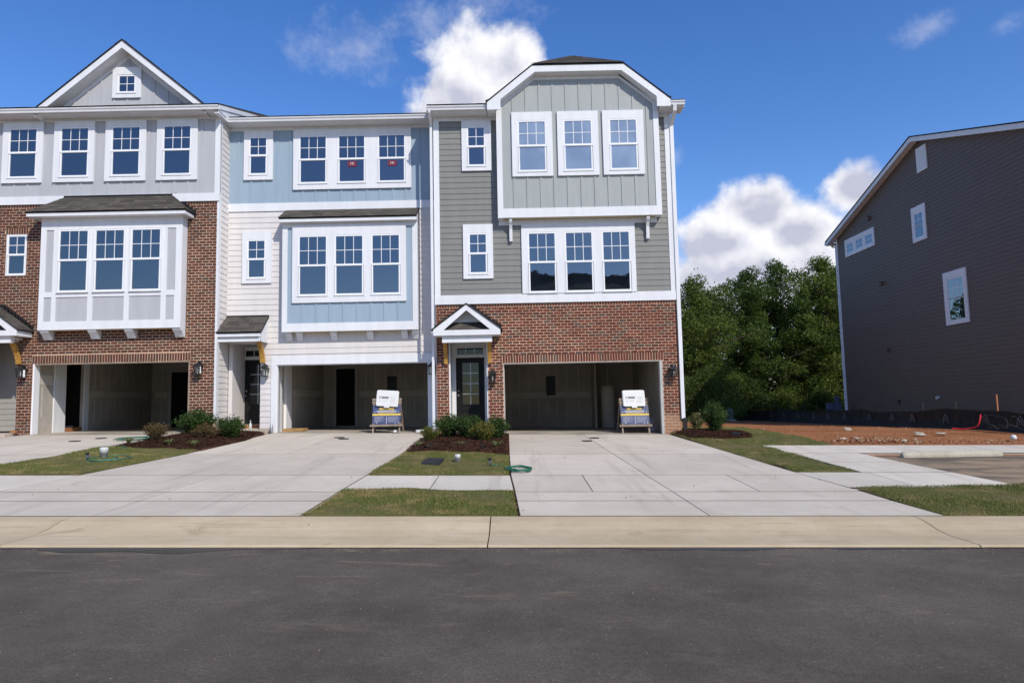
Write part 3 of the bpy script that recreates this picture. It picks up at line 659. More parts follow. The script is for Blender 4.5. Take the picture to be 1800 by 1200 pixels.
def porch_gable(house, dx, dz, Yw=20.5, proj=.66, rebuilt=True):
    Y0 = Yw-proj; ap = (-1.32+dx, 4.51+dz); L_ = (-2.30+dx, 3.78+dz); R_ = (-.335+dx, 3.78+dz); b0 = 3.60+dz; b1 = 3.755+dz
    mb = MB(); up = .035
    for q in (L_, R_):
        e = (q[0]+math.copysign(.05, q[0]-ap[0]), q[1]-.037)
        pts = [(e[0], Y0-.03, e[1]+up), (ap[0], Y0-.03, ap[1]+up), (ap[0], Yw, ap[1]+up), (e[0], Yw, e[1]+up)]
        roof_poly(mb, pts if q is R_ else pts[::-1], .03)
    rf = mb.build('porch_roof', 'roof_edge', house)
    for q in (L_, R_):
        e = (q[0]+math.copysign(.05, q[0]-ap[0]), q[1]-.037); a = (e[0], Y0-.03, e[1]+up); b_ = (e[0], Yw-.02, e[1]+up); c = (ap[0], Yw-.02, ap[1]+up); d = (ap[0], Y0-.03, ap[1]+up)
        shingles(rf, (b_, a, d, c) if q is L_ else (a, b_, c, d), .14, .24, seed=int(9+dx))
    st = MB()                                           # stepped flashing where the roof meets the brick
    for s_ in (1, -1):
        for i in range(9):
            t = i/9; w_ = (R_[0]-ap[0])/9; x = ap[0]+s_*t*(R_[0]-ap[0]); z = ap[1]+up-(ap[1]-R_[1])*t
            st.box(min(x, x+s_*(w_+.03)), max(x, x+s_*(w_+.03)), Yw-.018, Yw-.006, z-.10, z+.085)
    st.build('flashing', 'roof_edge', rf)
    f = MB(); inL, inR, inA = (-2.0+dx, b1), (-.63+dx, b1), (ap[0], 4.335+dz)
    f.prism([L_, ap, inA, inL, (L_[0], b1)], 'y', Y0, Y0+.035); f.prism([ap, R_, (R_[0], b1), inR, inA], 'y', Y0, Y0+.035); f.box(L_[0], R_[0], Y0-.002, Y0+.04, b0, b1-.001)
    f.box(L_[0], L_[0]+.02, Y0+.04, Yw-.02, b0, L_[1]-.03); f.box(R_[0]-.02, R_[0], Y0+.04, Yw-.02, b0, R_[1]-.03)
    f.build('porch_fascia', 'white_paint', house)
    bx('soffit', 'white_paint', house, L_[0]+.02, R_[0]-.02, Y0+.04, Yw-.005, b0, b0+.015)
    MB().prism([(L_[0]+.1, b0+.02), (R_[0]-.1, b0+.02), (ap[0], ap[1]-.08)], 'y', Yw-.30, Yw-.02).build('porch_gable', 'white_paint', house)
    pr = bx('pent_roof', 'roof_edge', house, inL[0]-.1, inR[0]+.1, Yw-.40, Yw-.31, b1-.06, b1-.03)
    shingles(pr, [(inL[0]-.12, Y0+.07, b1-.03), (inR[0]+.12, Y0+.07, b1-.03), (inR[0]-.30, Yw-.305, b1+.26), (inL[0]+.30, Yw-.305, b1+.26)], .11, .2, 'shingle', 5)
    bx('porch_beam', 'white_paint', house, -2.05+dx, -.585+dx, Y0+.10, Y0+.26, 3.40+dz, b0-.001)
    bx('porch_ceiling', 'white_paint', house, -2.0+dx, -.62+dx, Y0+.261, Yw+.8, 3.53+dz, 3.57+dz)
    for x in (-1.99, -.68): wood_brace(house, x+dx, .11, Yw-.001, 3.40+dz, .60, .40)

# ------------------------------------------------------------------ townhouse with red brick below grey lap siding
W = 20.5
h3 = thing('townhouse', (1.35, W, gz(1.35, W)), 'end townhouse with dark grey lap siding over red brick and a clipped-gable bay', 'house', 'row of three townhouses')
brick_wall(h3, (-2.28, 5.0, .3, 4.60), [(-.28, 4.50, -5, 2.79), (-1.91, -.74, -5, 3.56)], W, 'red_brick', [(-.30, 4.54, 2.79, 3.045, .0805)])
bx('band_board', 'white_paint', h3, -2.31, 5.06, W-.045, W+.1, 4.602, 4.88)
lap(h3, 'grey_siding', lambda z: [(-2.2, 4.95)], W, 4.88, 10.36)
bx('corner_board', 'white_paint', h3, -2.305, -2.135, W-.032, W+.08, 4.88, 10.48); bx('corner_board', 'white_paint', h3, 4.85, 5.055, W-.032, W+.08, 4.88, 10.48)
bx('frieze_board', 'white_paint', h3, -2.134, 4.849, W-.030, W, 10.33, 10.475)
eave(h3, -2.46, -.63, W, W-.40, 10.475, 10.62); eave(h3, 4.96, 5.40, W, W-.40, 10.475, 10.64)
main_roof(h3, -2.46, -.60, W-.40, 10.68); main_roof(h3, 4.93, 5.42, W-.40, 10.68); main_roof(h3, -.595, 4.925, W+.1, 10.85); shell(h3, -2.29, 5.0, W+.13, 33.5, 10.6, 'cream_siding')
window(h3, W-.018, -1.22, -.74, 8.93, 10.09, 9.50, 2, (-1.43, -.52, 8.73, 10.335)); window(h3, W-.018, -1.22, -.735, 5.57, 6.73, 6.15, 2, (-1.43, -.52, 5.37, 7.05))
triple(h3, W-.018, (.35, 3.81, 4.881, 7.05), [(.585, 1.36), (1.71, 2.485), (2.84, 3.62)], 4.955, 6.72, 5.84)
# third-floor bay
Bq = 20.2; top3 = lambda x: min(11.62, 10.66+.79*(x+.33), 10.66+.79*(4.6-x))
bay = MB().prism([(-.33, 7.18), (4.6, 7.18), (4.6, 10.66), (3.385, 11.62), (.885, 11.62), (-.33, 10.66)], 'y', Bq, W+.05).build('bay', 'pale_grey_paint', h3)
bx('bay_floor', 'tan_soffit', bay, -.31, 4.58, Bq+.01, W-.021, 7.165, 7.179)
for a in ((-.345, -.18), (4.45, 4.615)): bx('corner_board', 'white_paint', bay, a[0], a[1], Bq-.022, W-.021, 7.16, 10.66)
bx('bottom_board', 'white_paint', bay, -.179, 4.449, Bq-.024, Bq-.001, 7.16, 7.44)
MB().prism([(-.33, 10.66), (.885, 11.60), (3.385, 11.60), (4.6, 10.66), (4.6, 10.52), (3.43, 11.46), (.84, 11.46), (-.33, 10.52)], 'y', Bq-.021, Bq-.001).build('frieze_board', 'white_paint', bay)
battens(bay, 'pale_grey_paint', Bq, -.15, 4.42, 7.441, 11.4, .410, .165, ztop=lambda x: top3(x)-.16)
for (a, b_, o0, o1) in ((.345, 1.13, .12, 1.36), (1.735, 2.535, 1.51, 2.76), (3.13, 3.91, 2.89, 4.14)): window(h3, Bq-.012, a, b_, 8.62, 10.12, 9.375, 3, (o0, o1, 8.42, 10.43), 'cloud_sheen_glass')
bx('ledger', 'white_paint', h3, -.33, 4.50, W-.052, W-.001, 7.0, 7.16)
for x in (.035, 4.20):
    MB().prism([(W-.02, 7.16), (W-.27, 7.16), (W-.285, 7.10), (W-.255, 7.04), (W-.20, 6.98), (W-.14, 6.86), (W-.12, 6.6), (W-.11, 6.49), (W-.02, 6.48)], 'x', x-.045, x+.045).build('bracket', 'white_paint', h3)
Yr = Bq-.29; ov = lambda x: min(11.80, 10.67+.806*(x+.61), 10.66+.806*(4.94-x))
rp = MB(); rz = 12.92
roof_poly(rp, [(-.63, Yr-.02, 10.69), (.78, Yr-.02, 11.825), (2.17, 21.55, rz), (2.17, 27, rz), (-.63, 20.3, 10.69)][::-1], .035); roof_poly(rp, [(4.96, Yr-.02, 10.69), (3.57, Yr-.02, 11.825), (2.17, 21.55, rz), (2.17, 27, rz), (4.96, 20.3, 10.69)], .035)
roof_poly(rp, [(.78, Yr-.02, 11.825), (3.57, Yr-.02, 11.825), (2.17, 21.55, rz)], .035)
br = rp.build('bay_roof', 'roof_edge', h3)
shingles(br, [(.76, Yr-.04, 11.83), (3.59, Yr-.04, 11.83), (2.19, 21.55, rz+.01), (2.15, 21.55, rz+.01)], .14, .24, seed=11)
shingles(br, [(-.64, 20.35, 10.70), (-.64, Yr-.03, 10.70), (2.17, 21.55, rz), (2.17, 27, rz)], .2, .3, limit=0, seed=2); shingles(br, [(4.97, Yr-.03, 10.70), (4.97, 20.35, 10.70), (2.17, 27, rz), (2.17, 21.55, rz)], .2, .3, limit=0, seed=4)
fb = MB(); o_ = [(-.61, 10.655), (.79, 11.785), (3.56, 11.785), (4.94, 10.655)]
fb.prism([o_[0], o_[1], (.86, 11.585), (-.20, 10.745), (-.20, 10.43), (-.61, 10.43)], 'y', Yr, Yr+.03); fb.prism([o_[1], o_[2], (3.49, 11.585), (.86, 11.585)], 'y', Yr, Yr+.03); fb.prism([o_[2], o_[3], (4.94, 10.43), (4.53, 10.43), (4.53, 10.745), (3.49, 11.585)], 'y', Yr, Yr+.03)
fb.box(-.61, -.36, Yr+.031, W-.03, 10.43, 10.47); fb.box(4.63, 4.94, Yr+.031, W-.03, 10.43, 10.47); fb.box(-.61, -.585, Yr+.031, W-.4, 10.475, 10.65)
fb.build('rake_board', 'white_paint', h3)
sf = MB(); sf.prism([(-.36, 10.60), (.86, 11.575), (3.49, 11.575), (4.66, 10.60), (4.66, 10.64), (3.49, 11.605), (.86, 11.605), (-.36, 10.64)], 'y', Yr+.031, Bq-.022); sf.build('soffit', 'white_paint', h3)
porch_gable(h3, 0, 0)
# recessed entrance
bx('recess_wall', 'door_grey_siding', h3, -2.0, -1.911, W+.13, 21.36, .3, 3.53); bx('recess_wall', 'door_grey_siding', h3, -.739, -.65, W+.13, 21.36, .3, 3.53)
lapx(h3, 'door_grey_siding', -1.909, 1, lambda z: [(W+.135, 21.3)], .6, 3.52)
ring(MB(), -1.91, -.74, .3, 3.53, -1.77, -.88, .92, 3.36, 21.3, 21.40).box(-1.77, -.88, 21.31, 21.39, 3.04, 3.115).build('door_frame', 'white_paint', h3)
entry_door(h3, -1.765, -.885, .93, 3.035, 21.34)
tr = ring(MB(), -1.77, -.88, 3.116, 3.36, -1.735, -.915, 3.135, 3.335, 21.32, 21.36).build('transom', 'white_paint', h3)
for i in range(3): bx('pane', 'door_glass', tr, -1.735+.2733*i+.008, -1.735+.2733*(i+1)-.008, 21.335, 21.345, 3.135, 3.335)
for i in (1, 2): bx('muntin', 'white_paint', tr, -1.735+.2733*i-.009, -1.735+.2733*i+.009, 21.328, 21.35, 3.135, 3.335)
bx('stoop', 'stem_concrete', h3, -1.91, -.74, 20.55, 21.36, .3, .92); bx('jamb_board', 'white_paint', h3, -1.912, -1.87, W+.02, W+.135, .6, 3.53); bx('jamb_board', 'white_paint', h3, -.78, -.738, W+.02, W+.135, .6, 3.53)
# garage
ring(MB(), -.279, 4.499, -.2, 2.789, -.262, 4.42, -.3, 2.768, W+.01, W+.21).build('garage_frame', 'stain_grey', h3)
gL, gR, gB = garage(h3, -.45, 4.66, -.245, 4.44, 2.755, W, 6.0, 3.15, .62, 5)
mudded(gB, Y=W+5.999, a0=-.4, a1=3.0, z0=.65, z1=3.1, seed=4)
bx('breaker_panel', 'print_dark', h3, 1.29, 1.64, W+5.93, W+5.996, 1.86, 2.6); bx('closet_wall', 'drywall', h3, 3.02, 3.1, W+4.9, W+5.98, .5, 3.14)
MB().lathe(3.5, 25.2, [(.24, .62), (.25, .66), (.25, 2.1), (.2, 2.16), (.05, 2.18), (.05, 2.8)], 18).build('water_heater', 'drywall', h3, True)
downspout(h3, [(-2.37, W-.47, 10.52), (-2.37, W-.45, 10.44), (-2.37, W-.075, 10.22), (-2.37, W-.075, .72)])
downspout(h3, [(5.10, W-.46, 10.52), (5.10, W-.42, 10.36), (5.07, W-.04, 10.05), (5.055, W-.04, 1.05)], .11); bx('drain_boot', 'black_metal', h3, 5.055, 5.155, W-.08, W+.04, .35, 1.06)
lantern(-.60, W-.003, 2.37, 'black wall lantern on brick pier between the front door and right garage'); lantern(4.80, W-.003, 2.42, 'black wall lantern at the right end of the red brick wall')

# ------------------------------------------------------------------ middle townhouse, white lap siding and blue panels
W2 = 21.25
h2 = thing('townhouse', (-5.6, W2, gz(-5.6, W2)), 'middle townhouse with white lap siding and pale blue board and batten panels', 'house', 'row of three townhouses')
spans2 = lambda z: [(-8.94, -2.31)] if z > 3.66 else [(-7.85, -2.31)] if z > 3.19 else [(-7.85, -7.50)]
bk2 = MB()
for a in minus((-8.94, -2.31, .2, 10.6), [(-8.95, -7.85, -5, 3.66), (-7.36, -2.60, -5, 2.94)]): bk2.box(a[0], a[1], W2+.001, W2+.1, a[2], a[3])
bk2.build('wall', 'cream_siding', h2)
lap(h2, 'cream_siding', spans2, W2, .98, 7.82, backing=[(-7.85, -7.5)])
bx('band_board', 'white_paint', h2, -8.94, -2.315, W2-.04, W2+.0, 7.82, 8.08)
pan = bx('panel', 'blue_paint', h2, -8.94, -2.315, W2-.004, W2+.0, 8.081, 10.47); battens(pan, 'blue_paint', W2-.004, -8.9, -2.35, 8.081, 10.46, .411, -8.62)
bx('frieze_board', 'white_paint', h2, -8.94, -2.315, W2-.03, W2-.005, 10.461, 10.57)
eave(h2, -8.86, -2.32, W2, W2-.40, 10.57, 10.70); main_roof(h2, -8.86, -2.34, W2-.40, 10.75, 27.6); shell(h2, -8.9, -2.31, W2+.13, 33.5, 10.6, 'cream_siding', 27.6)
window(h2, W2-.020, -8.24, -7.74, 9.06, 10.21, 9.64, 2, (-8.45, -7.52, 8.84, 10.46)); window(h2, W2-.018, -8.255, -7.755, 5.71, 6.86, 6.28, 2, (-8.46, -7.53, 5.51, 7.16))
triple(h2, W2-.022, (-6.87, -3.10, 8.49, 10.46), [(-6.64, -5.83), (-5.40, -4.60), (-4.12, -3.32)], 8.735, 10.21, 9.47)
for x, z, w in ((-4.985, 9.30, .14), (-3.705, 9.30, .14)):
    st = tag(bx('window_sticker', 'sticker_red', None, x-w, x+w, W2-.060, W2-.0575, z-.09, z+.09), 'red square sticker on the %s blue-storey window pane' % ('middle' if x < -4 else 'right-hand'), 'sticker', 'red window stickers')
    obj('lettering', text_mesh('MI', .12, 'white_plastic'), st, (x, W2-.0615, z), (R(90), 0, 0))
B2 = 20.95
bay = bx('bay', 'blue_paint', h2, -7.09, -2.90, B2, W2-.021, 3.94, 7.46)
for a in ((-7.10, -6.94), (-3.05, -2.89)): bx('corner_board', 'white_paint', bay, a[0], a[1], B2-.022, W2-.021, 3.92, 7.40)
bx('bottom_board', 'white_paint', bay, -6.939, -3.051, B2-.024, B2-.001, 3.92, 4.18); bx('frieze_board', 'white_paint', bay, -6.939, -3.051, B2-.02, B2-.001, 7.19, 7.40)
battens(bay, 'blue_paint', B2, -6.8, -3.1, 4.181, 4.83, .424, -6.46)
triple(h2, B2-.012, (-6.78, -3.24, 4.81, 7.25), [(-6.55, -5.73), (-5.42, -4.60), (-4.28, -3.46)], 5.08, 6.88, 5.98)
bx('bay_floor', 'tan_soffit', bay, -7.08, -2.91, B2, W2-.021, 3.921, 3.939)
for x in (-6.93, -6.60, -5.53, -4.40, -3.33, -3.0): corbel(h2, x, .19, W2-.005, 3.918, .26, .22)
mb = MB(); roof_poly(mb, [(-7.17, B2-.22, 7.46), (-2.88, B2-.22, 7.46), (-2.86, W2, 7.83), (-7.10, W2, 7.83)], .03); rf = mb.build('bay_roof', 'roof_edge', h2)
shingles(rf, [(-7.17, B2-.24, 7.465), (-2.88, B2-.24, 7.465), (-2.87, W2-.03, 7.835), (-7.09, W2-.03, 7.835)], .125, .25, seed=21)
mb = MB().box(-7.16, -2.89, B2-.20, B2-.175, 7.33, 7.43); mb.box(-7.16, -2.89, B2-.174, W2-.03, 7.33, 7.35); mb.prism([(B2-.17, 7.36), (W2-.03, 7.36), (W2-.03, 7.79), (B2-.17, 7.47)], 'x', -2.93, -2.895).prism([(B2-.17, 7.36), (W2-.03, 7.36), (W2-.03, 7.79), (B2-.17, 7.47)], 'x', -7.155, -7.12); mb.build('bay_fascia', 'white_paint', h2)
# lean-to porch and recessed door
Yp = 20.51
mb = MB(); roof_poly(mb, [(-8.93, Yp-.03, 3.90), (-7.56, Yp-.03, 3.90), (-7.60, W2, 4.46), (-8.93, W2, 4.46)], .03); rf = mb.build('porch_roof', 'roof_edge', h2)
shingles(rf, [(-8.93, Yp-.05, 3.905), (-7.56, Yp-.05, 3.905), (-7.60, W2-.04, 4.45), (-8.93, W2-.04, 4.45)], .13, .24, seed=31)
bx('flashing', 'roof_edge', rf, -8.93, -7.60, W2-.045, W2-.02, 4.40, 4.50)
mb = MB().box(-8.93, -7.60, Yp, Yp+.03, 3.765, 3.865).box(-8.93, -7.62, Yp+.07, Yp+.10, 3.62, 3.764).box(-8.93, -7.63, Yp+.10, 22.4, 3.665, 3.70)
mb.prism([(Yp+.031, 3.62), (W2-.021, 3.62), (W2-.021, 4.40), (Yp+.031, 3.88)], 'x', -7.66, -7.62); mb.build('porch_fascia', 'white_paint', h2)
wood_brace(h2, -7.76, .13, W2-.02, 3.62, .62, .42)
lap(h2, 'cream_siding', lambda z: [(-8.94, -7.75)], 22.44, .9, 3.66); bx('recess_wall', 'cream_siding', h2, -7.85, -7.76, W2+.1, 22.44, .5, 3.66)
ring(MB(), -8.91, -7.79, 1.0, 3.62, -8.80, -7.90, 1.08, 3.52, 22.36, 22.42).box(-8.80, -7.90, 22.37, 22.415, 3.185, 3.27).build('door_frame', 'white_paint', h2)
entry_door(h2, -8.795, -7.905, 1.085, 3.18, 22.385, 2)
tr = ring(MB(), -8.80, -7.90, 3.271, 3.52, -8.76, -7.94, 3.295, 3.49, 22.38, 22.41).build('transom', 'white_paint', h2)
for i in range(3): bx('pane', 'door_glass', tr, -8.76+.2733*i+.008, -8.76+.2733*(i+1)-.008, 22.39, 22.40, 3.295, 3.49)
for i in (1, 2): bx('muntin', 'white_paint', tr, -8.76+.2733*i-.01, -8.76+.2733*i+.01, 22.385, 22.405, 3.295, 3.49)
bx('sill', 'rust_wood', h2, -8.85, -7.86, 22.30, 22.40, .97, 1.07)
bx('stoop', 'stem_concrete', h2, -8.93, -7.86, 21.35, 22.35, .4, .965); bx('step', 'stem_concrete', h2, -8.6, -7.86, 20.98, 21.349, .4, .86)
bx('foundation', 'stem_concrete', h2, -7.86, -7.50, W2-.03, W2+.12, .3, .975)
ring(MB(), -7.51, -2.45, .3, 3.19, -7.345, -2.62, .2, 2.93, W2-.034, W2-.001).build('garage_trim', 'white_paint', h2); ring(MB(), -7.36, -2.60, .2, 2.945, -7.32, -2.645, .1, 2.905, W2, W2+.22).build('garage_frame', 'white_paint', h2)
gL, gR, gB = garage(h2, -7.50, -2.45, -7.32, -2.645, 2.905, W2, 5.8, 3.3, .8, 6)
mudded(gB, Y=W2+5.799, a0=-6.1, a1=-2.6, z0=.9, z1=3.25, seed=9); mudded(gL, X=-7.5, a0=23.3, a1=27.0, z0=.95, z1=3.25, seed=3)
bx('inner_door', 'dark_hole', h2, -6.98, -6.24, W2+5.76, W2+5.797, .85, 3.08); ring(MB(), -7.09, -6.13, .8, 3.2, -6.98, -6.24, .7, 3.08, W2+5.75, W2+5.796).build('door_casing', 'stain_grey', h2)
bx('breaker_panel', 'print_dark', h2, -4.96, -4.60, W2+5.73, W2+5.796, 2.15, 2.75)
bx('door_casing', 'white_paint', h2, -7.5, -7.39, W2+.40, W2+.66, .6, 3.2); bx('inner_door', 'vinyl_white', h2, -7.5, -7.42, W2+1.15, W2+1.7, .9, 3.1)
step_ = tag(MB().box(-7.38, -6.72, 21.95, 22.45, .845, .93).box(-7.36, -6.74, 21.97, 22.43, .76, .846).build('wood_step', 'plank_wood'), 'low yellow plywood step inside the middle garage', 'step')
lantern(-7.67, W2-.022, 2.72, 'black wall lantern on white siding between the porch and middle garage'); lantern(-2.50, W2-.036, 2.68, 'black wall lantern seen edge-on at the right of the middle garage')

# ------------------------------------------------------------------ left townhouse, brown brick with pale grey gabled top
h1 = thing('townhouse', (-12.6, W, gz(-12.6, W)), 'left townhouse with brown brick, pale grey panels and a front gable', 'house', 'row of three townhouses')
brick_wall(h1, (-16.5, -8.965, .5, 7.96), [(-14.43, -9.71, -5, 3.065), (-15.40, -14.77, 5.77, 7.05), (-16.06, -14.89, -5, 3.82), (-14.09, -9.90, 4.10, 7.9)], W, 'brown_brick', [(-14.46, -9.69, 3.065, 3.32, .081), (-15.43, -14.74, 7.05, 7.27, .078)], seed=2)
bx('corner_post', 'white_paint', h1, -8.964, -8.90, W-.012, W+.06, 1.3, 7.96)
bx('band_board', 'white_paint', h1, -16.5, -8.90, W-.045, W+.1, 7.962, 8.21)
pan = bx('panel', 'light_grey_paint', h1, -16.5, -8.93, W-.001, W+.1, 8.211, 10.6); battens(pan, 'light_grey_paint', W-.001, -16.4, -9.1, 8.211, 10.57, .411, -16.05)
bx('corner_board', 'white_paint', h1, -9.055, -8.905, W-.03, W+.09, 8.211, 10.66); bx('frieze_board', 'white_paint', h1, -16.5, -9.056, W-.028, W-.002, 10.57, 10.66)
eave(h1, -16.6, -8.78, W, W-.40, 10.66, 10.80); main_roof(h1, -16.6, -8.80, W-.40, 10.86); shell(h1, -16.5, -8.96, W+.13, 33.5, 10.7, 'cream_siding')
for a, b_, o0, o1 in ((-15.38, -14.58, -15.61, -14.37), (-13.79, -12.98, -14.03, -12.78), (-12.21, -11.39, -12.44, -11.18), (-10.62, -9.82, -10.85, -9.59)): window(h1, W-.02, a, b_, 8.85, 10.33, 9.60, 3, (o0, o1, 8.64, 10.57))
window(h1, W, -15.33, -14.84, 5.84, 6.98, 6.42, 2, (-15.395, -14.775, 5.775, 7.045), deep=.05)
bx('window_reveal', 'mortar', h1, -15.42, -14.75, W+.061, W+.12, 5.75, 7.07)
# gable on the roof
gw = lambda x: 12.83-.822*abs(x+11.82)
gp = MB().prism([(-14.35, 10.68), (-9.29, 10.68), (-11.82, 12.76)], 'y', W, W+.1).build('gable', 'light_grey_paint', h1)
battens(gp, 'light_grey_paint', W, -14.3, -9.3, 10.70, 12.6, .411, -13.46, ztop=lambda x: gw(x)-.17)
MB().prism([(-14.35, 10.68), (-11.82, 12.76), (-9.29, 10.68), (-9.52, 10.68), (-11.82, 12.57), (-14.12, 10.68)], 'y', W-.022, W-.001).build('frieze_board', 'white_paint', gp)
window(h1, W-.015, -12.07, -11.60, 11.50, 11.99, None, 2, (-12.28, -11.39, 11.29, 12.28))
mb = MB(); zt = 13.0; Yg = W-.40
for s_ in (-1, 1):
    p = [(-11.82+s_*2.68, Yg-.03, zt-.822*2.68), (-11.82, Yg-.03, zt), (-11.82, 26.8, zt), (-11.82+s_*2.68, Yg+.15, zt-.822*2.68)]; roof_poly(mb, p if s_ > 0 else p[::-1], .035)
rf = mb.build('gable_roof', 'roof_edge', h1)
shingles(rf, [(-9.14, Yg, zt-.822*2.68+.01), (-9.14, Yg+.3, zt-.822*2.68+.01), (-11.82, 26.8, zt+.01), (-11.82, Yg-.02, zt+.01)], .2, .3, limit=0); shingles(rf, [(-14.5, Yg+.3, zt-.822*2.68+.01), (-14.5, Yg, zt-.822*2.68+.01), (-11.82, Yg-.02, zt+.01), (-11.82, 26.8, zt+.01)], .2, .3, limit=0)
fb = MB()
for s_ in (-1, 1):
    f_ = lambda d, z: (-11.82+s_*d, z)
    fb.prism([f_(0, 12.965), f_(2.62, 12.965-.822*2.62), f_(2.62, 12.965-.822*2.62-.23), f_(0, 12.735)], 'y', Yg, Yg+.03); fb.prism([f_(0, 12.72), f_(2.6, 12.72-.822*2.6), f_(2.6, 12.75-.822*2.6), f_(0, 12.75)], 'y', Yg+.031, W-.023)
fb.build('rake_board', 'white_paint', h1)
MB().prism([(W-.40, 10.58), (W-.40, 10.84), (27.2, 13.13), (27.2, 12.0), (21.6, 10.58)], 'x', -8.93, -8.80).build('rake_wall', 'white_paint', h1)
MB().prism([(W-.42, 10.70), (W-.42, 10.83), (27.2, 13.12), (27.2, 12.99)], 'x', -8.795, -8.775).build('rake_board', 'white_paint', h1)
# second-floor bay
B1 = 20.2; P1 = [(-13.97, -13.74, 4.29, 5.02), (-13.61, -12.66, 4.29, 5.02), (-12.51, -11.57, 4.29, 5.02), (-11.42, -10.47, 4.29, 5.02), (-10.32, -10.07, 4.29, 5.02), (-13.96, -13.73, 5.18, 7.07), (-10.31, -10.05, 5.18, 7.07)]
bay = bx('bay', 'light_grey_paint', h1, -14.10, -9.88, B1, W+.1, 4.06, 7.48); C1 = [(-13.52, -12.70), (-12.44, -11.61), (-11.35, -10.52)]; e = .073
mb = MB()
for a in minus((-14.12, -9.86, 4.04, 7.44), P1+[(a-e, b_+e, 5.22-e, 7.02+e) for a, b_ in C1]): mb.box(a[0], a[1], B1-.024, B1-.001, a[2], a[3])
mb.build('bay_trim', 'white_paint', bay)
for x in ((-9.879, -9.86), (-14.12, -14.101)): bx('bay_side', 'white_paint', bay, x[0], x[1], B1, W-.002, 4.04, 7.44)
bx('bay_floor', 'tan_soffit', bay, -14.09, -9.89, B1, W-.008, 4.041, 4.059)
for a, b_ in C1: window(h1, B1-.008, a, b_, 5.22, 7.02, 6.14, 3, (a-e, b_+e, 5.22-e, 7.02+e))
for x in (-13.95, -12.52, -11.43, -9.99): corbel(h1, x, .26, W-.008, 4.039, .26, .27)
mb = MB(); Ye = 19.9; ze = 7.56
roof_poly(mb, [(-14.43, Ye, ze), (-9.65, Ye, ze), (-10.35, W-.002, 8.17), (-13.64, W-.002, 8.17)], .03); roof_poly(mb, [(-9.65, Ye, ze), (-9.65, W-.002, ze), (-10.35, W-.002, 8.17)], .03); roof_poly(mb, [(-14.43, W-.002, ze), (-14.43, Ye, ze), (-13.64, W-.002, 8.17)], .03)
rf = mb.build('bay_roof', 'roof_edge', h1)
shingles(rf, [(-14.43, Ye-.02, ze+.005), (-9.65, Ye-.02, ze+.005), (-10.36, W-.03, 8.165), (-13.63, W-.03, 8.165)], .13, .25, seed=41); shingles(rf, [(-9.64, Ye, ze+.004), (-9.64, W-.03, ze+.004), (-10.34, W-.03, 8.165), (-10.36, W-.04, 8.165)], .13, .22, seed=42)
bx('flashing', 'roof_edge', rf, -13.66, -10.33, W-.06, W-.047, 8.13, 8.205)
st = MB()
for i in range(7): x = -10.36+i*.105; z = 8.17-i*.092; st.box(x, x+.13, W-.018, W-.006, z-.13, z+.07)
st.build('flashing', 'roof_edge', rf)
mb = ring(MB(), 0, 0, 0, 0, 0, 0, 0, 0, 0, 0); mb.box(-14.41, -9.67, Ye+.02, Ye+.045, 7.43, 7.53).box(-9.69, -9.67, Ye+.046, W-.02, 7.43, 7.53).box(-14.41, -14.39, Ye+.046, W-.02, 7.43, 7.53).box(-14.389, -9.691, Ye+.046, W-.008, 7.43, 7.445); mb.build('bay_fascia', 'white_paint', h1)
porch_gable(h1, -14.15, .265)
# open entrance recess
lap(h1, 'door_grey_siding', lambda z: [(-16.4, -14.9)], 21.5, 1.05, 3.8); bx('recess_wall', 'door_grey_siding', h1, -14.889, -14.80, W+.13, 21.55, .5, 3.8)
bx('jamb_board', 'white_paint', h1, -15.02, -14.885, W+.30, W+.36, 1.05, 3.75); bx('stoop', 'stem_concrete', h1, -16.06, -14.89, W+.05, 21.52, .4, 1.0); bx('sill', 'rust_wood', h1, -15.0, -14.80, W-.05, W+.14, 1.02, 1.09)
bx('step', 'stem_concrete', h1, -16.06, -14.93, W-.34, W-.002, .4, .99)
# side wall facing the middle house
lapx(h1, 'cream_siding', -8.94, 1, lambda z: [(W+.07, W2)] if z > 3.66 else [(W+.07, 22.43)], 1.33, 10.62, .178, backing=[[(W+.06, .9), (22.5, .9), (22.5, 10.6), (W+.06, 10.6)]])
bx('corner_board', 'white_paint', h1, -8.935, -8.905, W+.061, W+.16, 1.31, 10.6); bx('foundation', 'stem_concrete', h1, -8.96, -8.925, W+.05, 22.4, .4, 1.32)
# garage with a stair behind its left wall
MB().box(-14.429, -14.385, W+.01, W+.26, .2, 3.064).build('garage_frame', 'vinyl_white', h1); MB().box(-14.384, -9.711, W+.01, W+.2, 3.03, 3.064).box(-9.75, -9.711, W+.01, W+.2, .2, 3.029).build('garage_frame', 'grey_wood', h1)
gL, gR, gB = garage(h1, -14.42, -9.60, -14.39, -9.75, 3.03, W, 6.8, 3.5, .85, 7)
bpy.data.objects.remove(gL)
gL = MB().box(-14.52, -14.42, W+.2, 22.0, .3, 3.5).box(-14.52, -14.42, 22.95, 27.4, .3, 3.5).box(-14.52, -14.42, 22.0, 22.95, 3.25, 3.5).build('garage_wall', 'drywall', h1)
bx('foundation', 'stem_concrete', h1, -14.42, -14.395, W+.25, 21.35, .4, 1.16)
for y0, y1 in ((21.45, 22.0), (22.95, 23.2)): bx('door_casing', 'white_paint', h1, -14.42, -14.38, y0, y1, .8 if y0 < 22 else .95, 3.2)
bx('door_casing', 'white_paint', h1, -14.42, -14.38, 22.0, 22.95, 3.2, 3.3)
